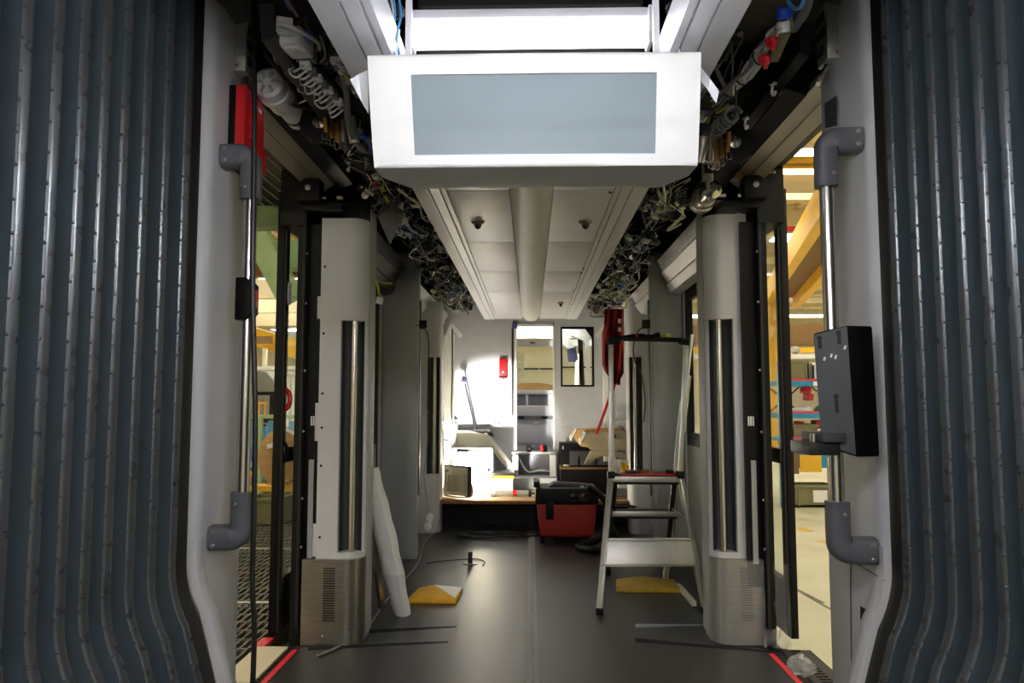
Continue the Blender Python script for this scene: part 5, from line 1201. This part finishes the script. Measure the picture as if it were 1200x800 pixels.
for k in range(15):
    y = -12+k*5.0
    for (a, b) in ((-24, -2.2), (2.2, 24)):
        g = G().b(a, b, y-.12, y+.12, HR-.08, HR).b(a, b, y-.03, y+.03, HR-.6, HR-.08).b(a, b, y-.14, y+.14, HR-.68, HR-.6)
        g.build('roof_beam', 'hall_beige', rf)
for x in [q for q in range(-22, 23, 3) if abs(q) > 2]: G().b(x-.05, x+.05, -14, 63, HR-.16, HR).build('purlin', 'hall_beige', rf)
# roof lamps
k = 0
src = None
for yy in (-8, 0, 8, 16, 24, 31.5, 38, 46, 54):
    for xx in (-16.5, -9.5, -4.6, 4.6, 9.5, 16.5):
        loc = V((xx, yy, HR-.8))
        lb = 'long white hall lamp under the beige roof'
        t = T('hall_lamp', lb, 'lamp', loc, 'hall roof lamps')
        if src is None:
            src = [G().b(xx-1.8, xx+1.8, yy-.5, yy+.5, loc.z, loc.z+.03).build('lamp_panel', 'lamp_hall', t),
                   G().b(xx-1.85, xx+1.85, yy-.55, yy+.55, loc.z+.03, loc.z+.14).build('lamp_tray', 'white', t),
                   G().bar((xx-1.2, yy, loc.z+.14), (xx-1.2, yy, HR), .03, .03).bar((xx+1.2, yy, loc.z+.14), (xx+1.2, yy, HR), .03, .03).build('hanger', 'white', t)]
        else:
            for o in src: inst(o, t, loc)
# --- right side: jib crane
t = T('jib_crane', 'yellow jib crane with double box girder arm beyond the rack side doorway', 'crane', (7.4, 22, HF))
a, b = PZ(928, 300, 4.6), PZ(985, 205, 4.6)
dv = (b-a).normalized()
G().bar(a-dv*7, b+dv*3, .22, .55).build('arm', 'hall_yellow', t, .01)
G().bar(a-dv*7+V((.9, 0, -.1)), b+dv*3+V((.9, 0, -.1)), .22, .45).build('arm', 'hall_yellow', t, .01)
G().bar(a-dv*7+V((.45, 0, .0)), b+dv*3+V((.45, 0, .0)), .7, .06).build('web_plate', 'hall_brown', t)
ce_ = a-dv*6.6
G().cyl((ce_.x, ce_.y, HF), (ce_.x, ce_.y, 5.2), .28, n=20).build('column', 'hall_yellow', t)
# gallery with yellow rail
t = T('gallery_beam', 'dark brown gallery beam with yellow and white rails beyond the storage rack', 'beam', (10, 26, 2.5))
yy = 26
G().b(5.5, 15.5, yy, yy+1.5, P(950, 402, yy).z, P(950, 380, yy).z).build('beam', 'hall_brown', t)
G().b(5.5, 15.5, yy-.05, yy, P(950, 413, yy).z, P(950, 407, yy).z).build('yellow_rail', 'hall_yellow', t)
G().b(5.5, 15.5, yy-.02, yy+.02, P(950, 420, yy).z, P(950, 413, yy).z).build('white_rail', 'white', t)
for x in (5.8, 10.5, 15.2): G().b(x-.12, x+.12, yy+.2, yy+.45, HF, P(950, 402, yy).z).build('post', 'hall_beige', t)
for i, (y0, y1, m) in enumerate(((186, 193, 'hall_brown'), (200, 207, 'hall_beige'), (228, 236, 'hall_beige'))):
    d = 15+i*1.2
    a, b = P(900, (y0+y1)/2, d), P(1000, (y0+y1)/2, d)
    tag(G().bar((3.5, d, a.z), (24, d, a.z), .25, (y1-y0)/900*d).build('girder', m), ['brown girder under the hall roof above the yellow crane arm', 'upper beige girder above the yellow crane arm', 'lower beige girder just above the yellow crane arm'][i], 'girder', 'hall girders')
for i, (y0, d, m) in enumerate(((187, 14.6, 'hall_yellow'), (193.5, 15.4, 'hall_yellow'), (309+26, 29, 'hall_beige'), (350, 30, 'hall_beige'), (268, 20, 'hall_red'))):
    z = P(950, y0, d).z
    tag(G().cyl((3.4, d, z), (24, d, z), .07 if i < 2 or i == 4 else .16, n=8).build('hall_pipe', m), ['upper thin yellow pipe above the crane arm', 'lower thin yellow pipe above the crane arm', 'thick beige pipe below the lamps', 'thick beige pipe above the gallery', 'thin red pipe beyond the crane arm'][i], 'pipe', 'hall pipes')
# --- storage rack
RY = 12.0
def rx(x): return P(x, 520, RY).x
def rz(y): return P(950, y, RY).z
X0r, X1r = rx(917), rx(917)+2.3
t = T('storage_rack', 'blue storage rack with red edged shelves beyond the doorway', 'rack', ((X0r+X1r)/2, RY+.3, HF))
for x in (X0r, X1r):
    for y in (RY, RY+.75): G().b(x-.04, x+.04, y, y+.06, HF, rz(440)).build('upright', 'hall_blue', t)
for (y0, y1) in ((446, 452), (484, 490), (514, 517)):
    G().b(X0r, X1r, RY-.01, RY+.8, rz(y1), rz(y0)).build('shelf', 'hall_blue', t)
    G().b(X0r, X1r, RY-.014, RY+.01, rz(y0), rz(y0)+.03).build('shelf_edge', 'hall_red', t)
G().b(X0r, X1r, RY-.02, RY+.02, rz(548), rz(517)).build('blue_board', 'hall_blue', t)
G().b(rx(955), rx(966), RY-.018, RY-.012, rz(452), rz(447)).build('shelf_label', 'paper', t)
for k in range(3):
    x = X0r+.3+k*.7
    G().bar((x-.25, RY+.78, rz(484)), (x+.25, RY+.78, rz(452)), .02, .02).build('cross_brace', 'black', t)
    G().bar((x+.25, RY+.78, rz(484)), (x-.25, RY+.78, rz(452)), .02, .02).build('cross_brace', 'black', t)
def bin_(x0, x1, y0, y1, d, mt, lb, grp, paper=False):
    a, b = P(x0, y0, d), P(x1, y1, d); dp = .45
    t = T('storage_bin', lb, 'bin', ((a.x+b.x)/2, d+dp/2, b.z), grp)
    z0, z1 = b.z, a.z; w = .02
    g = G().b(a.x, b.x, d, d+w, z0, z1).b(a.x, b.x, d+dp-w, d+dp, z0, z1).b(a.x, a.x+w, d, d+dp, z0, z1).b(b.x-w, b.x, d, d+dp, z0, z1).b(a.x, b.x, d, d+dp, z0, z0+w)
    g.build('bin_body', mt, t)
    G().b(a.x-.015, b.x+.015, d-.015, d+.0, z1-.05, z1).build('rim', mt, t, .004)
    for q in (.12, .88): x = a.x+(b.x-a.x)*q; G().b(x-.015, x+.015, d-.012, d, z0, z1-.05).build('bin_rib', mt, t)
    if paper: G().b(a.x+(b.x-a.x)*.45, b.x-.06, d-.016, d-.012, z0+.06, z1-.08).build('paper_label', 'paper', t)
    return t
bin_(921, 948, 422, 446, RY+.1, 'olive', 'grey olive bin on the top shelf of the storage rack', 'rack bins')
bin_(928, 958, 497, 514, RY+.1, 'olive', 'open olive bin holding white parts above the blue board', 'rack bins')
bin_(930, 980, 568, 593, RY+.05, 'olive', 'large olive bin with paper label on the hall floor under the rack', 'rack bins', True)
bin_(952, 976, 424, 446, RY+.15, 'white', 'white bin next to the grey olive bin on the top shelf', 'rack bins')
a, b = P(937, 533, RY-.03), P(963, 553, RY-.03)
tag(G().b(a.x, b.x, RY-.035, RY-.022, b.z, a.z).build('yellow_folder', 'hall_yellow'), 'yellow folder on the blue rack board', 'folder')
a, b = P(929, 527, RY-.05), P(936, 555, RY-.05)
tag(G().b(a.x, b.x, RY-.08, RY-.022, b.z, a.z).build('brown_binder', 'hall_brown', bev=.01), 'brown binder beside the yellow folder', 'binder')
r = random.Random(21)
for i, (x, y, w, h, m, lb) in enumerate(((932, 410, 10, 9, 'white', 'white wrapped part on the olive bin'), (944, 457, 8, 8, 'hall_red', 'red part among the upper shelf braces'), (947, 465, 6, 8, 'hall_red', 'small red part below the other red part'), (940, 480, 24, 8, 'film', 'film wrapped parts on the middle shelf'),
        (960, 482, 12, 14, 'wire_green', 'teal pump body at the middle shelf end'), (936, 498, 9, 10, 'hall_red', 'red carton under the middle shelf'), (958, 497, 10, 10, 'hall_red', 'red carton beside the open olive bin'), (940, 508, 14, 6, 'white', 'white parts in the open olive bin'), (966, 459, 12, 12, 'cream', 'cream part on the shelf end beside the red parts'))):
    c = P(x, y, RY+.3); k = RY/900
    if i in (0, 3, 4, 7):
        g = G().sph(c, .5, 12, (w*k, .25, h*k)); g.v = [v+V((r.uniform(-.01, .01),)*3) for v in g.v]
    else:
        g = G().ob(c, (w*k, .2, h*k), (0, r.uniform(-12, 12), r.uniform(-10, 10)))
    tag(g.build('rack_part', m, bev=0 if i in (0, 3, 4, 7) else .01), lb, 'part', 'parts on the storage rack')
# --- left side: grating platform
gp = HS(G().b(-6.5, -1.45, 1.5, 14, -.1, -.035).build('floor_platform', 'hall_brown'), 'steel access platform with grating outside the doorway', 'floor')
g = G()
for k in range(100): g.b(-1.45-.045*k-.01, -1.45-.045*k, 2.2, 12.5, -.034, -.006)
o = g.build('grating_bars', 'grating', gp); o['kind'] = 'stuff'
g = G()
for k in range(64): g.b(-6, -1.45, 2.25+k*.16, 2.262+k*.16, -.034, -.004)
o = g.build('grating_cross_bars', 'grating', gp); o['kind'] = 'stuff'
for k in range(3): G().b(-6, -1.45, 4.9+k*1.8, 4.93+k*1.8, -.034, .0).build('grating_frame', 'alu', gp)
# dark slatted canopy over the platform
cn = T('slatted_canopy', 'dark slatted canopy above the platform outside the doorway', 'canopy', (-2.2, 4.4, 2.74))
G().b(-3.4, -1.42, 2.6, 5.75, 2.80, 2.84).build('canopy_board', 'black', cn)
sl = None
for k in range(22):
    x = -1.46-.085*k
    if sl is None: sl = G().b(x-.07, x, 2.6, 5.75, 2.76, 2.8).build('slat', 'black_metal', cn); edge = G().b(x-.076, x-.0705, 2.6, 5.75, 2.753, 2.80).build('slat_edge', 'white', cn)
    else: inst(sl, cn, ORG[sl.name]+V((x+1.46, 0, 0))); inst(edge, cn, ORG[edge.name]+V((x+1.46, 0, 0)))
# green steel frame
t = T('green_steelwork', 'pale green steel beam and brace beside the slatted canopy', 'frame', (-3.3, 6, -.03), None)
G().b(-3.6, -1.5, 5.8, 5.84, 2.62, 2.82).b(-3.6, -1.5, 5.76, 5.92, 2.6, 2.63).b(-3.6, -1.5, 5.76, 5.92, 2.80, 2.83).build('cross_beam', 'hall_green', t)
for x in (-3.55,): G().b(x-.1, x+.1, 5.78, 5.98, -.03, 2.6).build('column', 'hall_green', t)
G().b(-1.62, -1.5, 5.86, 5.98, 2.83, 3.6).build('hanger', 'hall_green', t)
t = T('green_gantry', 'green inclined gantry beam with cross arm under the hall roof', 'gantry', (-3.6, 10, HF))
a, b = P(285, 245, 10), P(342, 352, 10)
G().bar(a, b, .3, .28, (0, 1, 0)).build('inclined_beam', 'hall_green', t, .01)
G().bar(P(318, 300, 10.2), P(420, 300, 10.2), .3, .38).build('cross_arm', 'hall_green', t, .01)
G().bar((a.x-.05, 10, a.z), (a.x-.05, 10, HF), .3, .3).build('column', 'hall_green', t)
# deck sheet with ribs above
t = T('ribbed_deck', 'beige ribbed sheet deck above the green gantry', 'deck', (-3.5, 10, 4.0))
zd = P(316, 262, 12).z
G().b(-8, -1.8, 9, 14, zd+.05, zd+.08).build('deck_sheet', 'hall_beige', t)
rb0 = None
for k in range(34):
    x = -2-k*.18
    if rb0 is None: rb0 = G().b(x-.05, x+.05, 9, 14, zd, zd+.05).build('rib', 'hall_beige', t)
    else: inst(rb0, t, ORG[rb0.name]+V((-k*.18, 0, 0)))
for i, (y0, d, h, m, lb) in enumerate(((338, 20, .5, 'hall_beige', 'beige girder nearest the green gantry'), (356, 26, .6, 'hall_beige', 'beige girder between gantry and crane rail'), (372, 32, .7, 'hall_beige', 'beige girder just above the yellow crane bridge'), (312, 14, .35, 'hall_brown', 'dark brown girder behind the green gantry'))):
    z = P(316, y0, d).z
    tag(G().b(-24, -2.5, d, d+.3, z-h/2, z+h/2).build('girder', m), lb, 'girder', 'hall girders')
t = T('crane_bridge', 'yellow overhead crane bridge spanning the hall', 'crane', (-14, 44, 4.5))
a, b = P(280, 388, 44), P(365, 414, 40)
dv = (b-a)
G().bar(a-dv*1.6, b+dv*.6, .5, .95).build('bridge_girder', 'hall_yellow', t)
G().b(P(306, 397, 41).x-.6, P(306, 397, 41).x+.6, 41, 41.1, P(306, 398, 41).z-.2, P(306, 398, 41).z+.2).build('name_plate', 'hall_brown', t)
# far white shed wall with post
t = T('far_partition', 'cream partition wall with white top rail beyond the railing', 'partition', (-13, 36, HF))
G().b(-20, -6, 36, 36.2, HF, P(316, 432, 36).z).build('wall_sheet', 'hall_wall', t)
G().b(-20, -6, 35.9, 36, P(316, 433, 36).z, P(316, 429, 36).z).build('top_rail', 'white', t)
G().b(P(307, 420, 36).x, P(311, 420, 36).x, 36.05, 36.3, HF, P(316, 408, 36).z).build('post', 'cream', t)
# grey tram nose in the hall
YT = 30
t = T('tram_nose', 'rounded grey tram end with dark window standing in the hall', 'tram', (P(304, 470, YT).x, YT, HF))
pts = [(284, 640), (284, 462), (287, 447), (294, 437), (303, 434), (312, 436), (320, 445), (324, 462), (324, 640)]
pl_ = [P(x, y, YT) for x, y in pts]; n = len(pl_)
for p in pl_: p.z = max(p.z, HF+.1)
G().add(pl_+[p+V((0, 5, 0)) for p in pl_], [tuple(range(n)), tuple(reversed(range(n, 2*n)))]+[(k, n+k, n+(k+1) % n, (k+1) % n) for k in range(n)]).build('body', 'wire_grey', t, .03)
a, b = P(290, 459, YT), P(322, 495, YT)
G().b(a.x, b.x, YT-.06, YT, b.z, a.z).build('window_surround', 'black', t, .03)
a, b = P(295, 463, YT), P(316, 490, YT)
G().b(a.x, b.x, YT-.07, YT-.06, b.z, a.z).build('window', 'wire_grey', t)
for x in (298, 304, 311): G().b(P(x, 470, YT).x, P(x+1.5, 470, YT).x, YT-.1, YT-.07, P(300, 489, YT).z, P(300, 470, YT).z).build('inner_post', 'hall_yellow', t)
G().b(P(297, 470, YT).x, P(314, 470, YT).x, YT-.1, YT-.07, P(300, 473, YT).z, P(300, 471, YT).z).build('inner_rail', 'hall_yellow', t)
# green railing on the platform
RY2 = 9.0
t = T('green_railing', 'pale green railing along the platform edge', 'railing', (-3, RY2, 0))
def lz(y): return P(310, y, RY2).z
for (y, w) in ((488, .045), (545, .045), (597, .08)): G().b(-5.5, P(334, 500, RY2).x+.5, RY2-.02, RY2+.02, lz(y)-w/2, lz(y)+w/2).build('rail_bar', 'hall_green', t)
for x in (303, 303-46, 303+52): G().b(P(x, 500, RY2).x, P(x+4.5, 500, RY2).x, RY2-.03, RY2+.03, -.03, lz(487)).build('rail_post', 'hall_green', t)
# cardboard drum leaning on railing
c = P(330, 535, 8.75); R1_ = .27
t = T('cardboard_drum', 'round cardboard disc with white labels at the railing', 'cardboard', (c.x, 8.75, c.z-R1_))
pts = [c+V((R1_*math.cos(q*math.pi/12)*.9, 0, R1_*math.sin(q*math.pi/12)*1.15)) for q in range(24)]
G().add([p+V((0, -.10, 0)) for p in pts]+[p+V((0, .12, 0)) for p in pts], [tuple(range(24)), tuple(reversed(range(24, 48)))]+[(k, 24+k, 24+(k+1) % 24, (k+1) % 24) for k in range(24)]).build('drum', 'cardboard', t, .015)
pts = [c+V((R1_*.6*math.cos(q*math.pi/12), -.11, R1_*.75*math.sin(q*math.pi/12))) for q in range(24)]
G().add(pts+[p+V((0, .02, 0)) for p in pts], [tuple(range(24)), tuple(reversed(range(24, 48)))]+[(k, 24+k, 24+(k+1) % 24, (k+1) % 24) for k in range(24)]).build('inner_face', 'cardboard', t)
for x, y, w, h in ((318, 522, .1, .05), (329, 508, .08, .06), (333, 530, .05, .2)): G().ob(P(x, y, 8.63), (w, .01, h), (0, -15, 0)).build('paper_label', 'paper', t)
# drum rests on a trestle
tag(G().bar((c.x-.12, 8.72, c.z-R1_*1.1), (c.x-.25, 8.72, -.03), .05, .05).bar((c.x+.12, 8.72, c.z-R1_*1.1), (c.x+.25, 8.72, -.03), .05, .05).b(c.x-.3, c.x+.3, 8.6, 8.85, c.z-R1_*1.2-.05, c.z-R1_*1.2+.01).build('trestle', 'hall_yellow'), 'yellow trestle carrying the round cardboard disc', 'trestle')
# grey bin on the platform
a, b = P(289, 583, 8.05), P(331, 611, 8.05)
t = T('metal_trough', 'grey metal trough standing on the grating', 'trough', ((a.x+b.x)/2, 8.2, -.03))
g = G().b(a.x, b.x, 8.0, 8.02, -.03, a.z).b(a.x, b.x, 8.38, 8.4, -.03, a.z).b(a.x, a.x+.02, 8.0, 8.4, -.03, a.z).b(b.x-.02, b.x, 8.0, 8.4, -.03, a.z).b(a.x, b.x, 8.0, 8.4, -.03, .0)
g.build('trough_body', 'olive', t)
G().b(a.x-.02, b.x+.02, 7.98, 8.0, a.z-.04, a.z).build('rim', 'olive', t, .004)
G().sph(P(326, 584, 8.2), .06, 10, (1, 1, .6)).build('lump', 'wire_grey', t)
# blue A-frames beyond the railing, on hall floor
for i in range(5):
    x = P(292+i*12, 575, 13).x; yy = 13+.15*(i % 2)
    t = T('blue_trestle', 'light blue steel trestle beyond the green railing', 'trestle', (x, yy, HF), 'blue trestles')
    for s in (-1, 1): G().bar((x+s*.12, yy, HF), (x+s*.02, yy, .95-.1*(i % 2)), .05, .05).build('leg', 'tube_blue', t)
    G().bar((x-.08, yy, .25), (x+.08, yy, .25), .04, .04).build('rung', 'tube_blue', t)
t = T('yellow_bench', 'low yellow bench behind the blue trestles', 'bench', (-4.6, 13.9, HF))
G().b(-7, -2.5, 13.6, 14.2, P(316, 560, 13.6).z-.1, P(316, 553, 13.6).z).build('bench_top', 'hall_yellow', t)
for x in (-6.8, -4.7, -2.7): G().b(x-.05, x+.05, 13.7, 14.1, HF, P(316, 560, 13.6).z-.1).build('leg', 'hall_yellow', t)
for i, (x, y0, y1, m, lb) in enumerate(((292, 495, 518, 'blue', 'blue crate on the yellow bench'), (303, 497, 540, 'black', 'black cabinet behind the railing post'), (322, 492, 520, 'hall_red', 'red labelled carton behind the cardboard disc'), (296, 525, 552, 'paper', 'white carton with red mark on the yellow bench'))):
    a, b = P(x-6, y0, 13.9), P(x+7, y1, 13.9); zb_ = P(316, 553, 13.6).z+.003
    t = T('crate', lb, 'crate', ((a.x+b.x)/2, 13.9, zb_), 'crates behind the railing')
    G().b(a.x, b.x, 13.75+.1*i, 13.84+.1*i, zb_, a.z).build('crate_body', m, t, .01)
    G().b(a.x+.02, b.x-.02, 13.74+.1*i, 13.75+.1*i, a.z-.12, a.z-.06).build('crate_band', 'white' if m != 'paper' else 'hall_red', t)
# scaffold frame (thin pale uprights)
t = T('scaffold', 'pale thin scaffold tower beyond the railing', 'scaffold', (P(331, 450, 18).x, 18, HF))
for x in (325, 331, 337):
    for yy in (18, 18.8): G().cyl((P(x, 470, 18).x, yy, HF), (P(x, 470, 18).x, yy, P(316, 440, 18).z), .03, n=6).build('upright', 'cream', t)
for y in (445, 462, 480, 500): G().b(P(325, 470, 18).x, P(337, 470, 18).x, 17.98, 18.02, P(316, y, 18).z-.02, P(316, y, 18).z+.02).build('rung', 'white', t)
# what shows through the cab windscreen: stored panels and a white ladder
for i, (x0, x1, m, lb) in enumerate(((612, 632, 'cream', 'pale upright panel beyond the windscreen'), (632, 652, 'hall_wall', 'cream panel beside the pale one beyond the windscreen'), (590, 611, 'hall_beige', 'beige panel behind the white ladder'), (655, 705, 'hall_wall', 'wide cream panel beyond the bulkhead window'))):
    a, b = P(x0, 414, 17), P(x1, 470, 17)
    t = T('stored_panel', lb, 'panel', ((a.x+b.x)/2, 17, HF), 'stored panels')
    G().b(a.x+.01, b.x-.01, 17, 17.06, HF, a.z+.0).build('sheet', m, t)
    G().b(a.x+.01, b.x-.01, 16.97, 17, P(620, 432, 17).z-.015, P(620, 432, 17).z+.015).build('joint_bar', 'dark_metal', t)
t = T('white_ladder', 'white ladder standing beyond the cab windscreen', 'ladder', (P(609, 450, 15).x, 15, HF))
for x in (606, 613): G().b(P(x, 450, 15).x-.02, P(x, 450, 15).x+.02, 15, 15.05, HF, P(609, 412, 15).z).build('stile', 'white', t)
for k in range(9): z = P(609, 416+7.5*k, 15).z; G().b(P(606, 450, 15).x, P(613, 450, 15).x, 15, 15.03, z-.02, z+.02).build('rung', 'white', t)
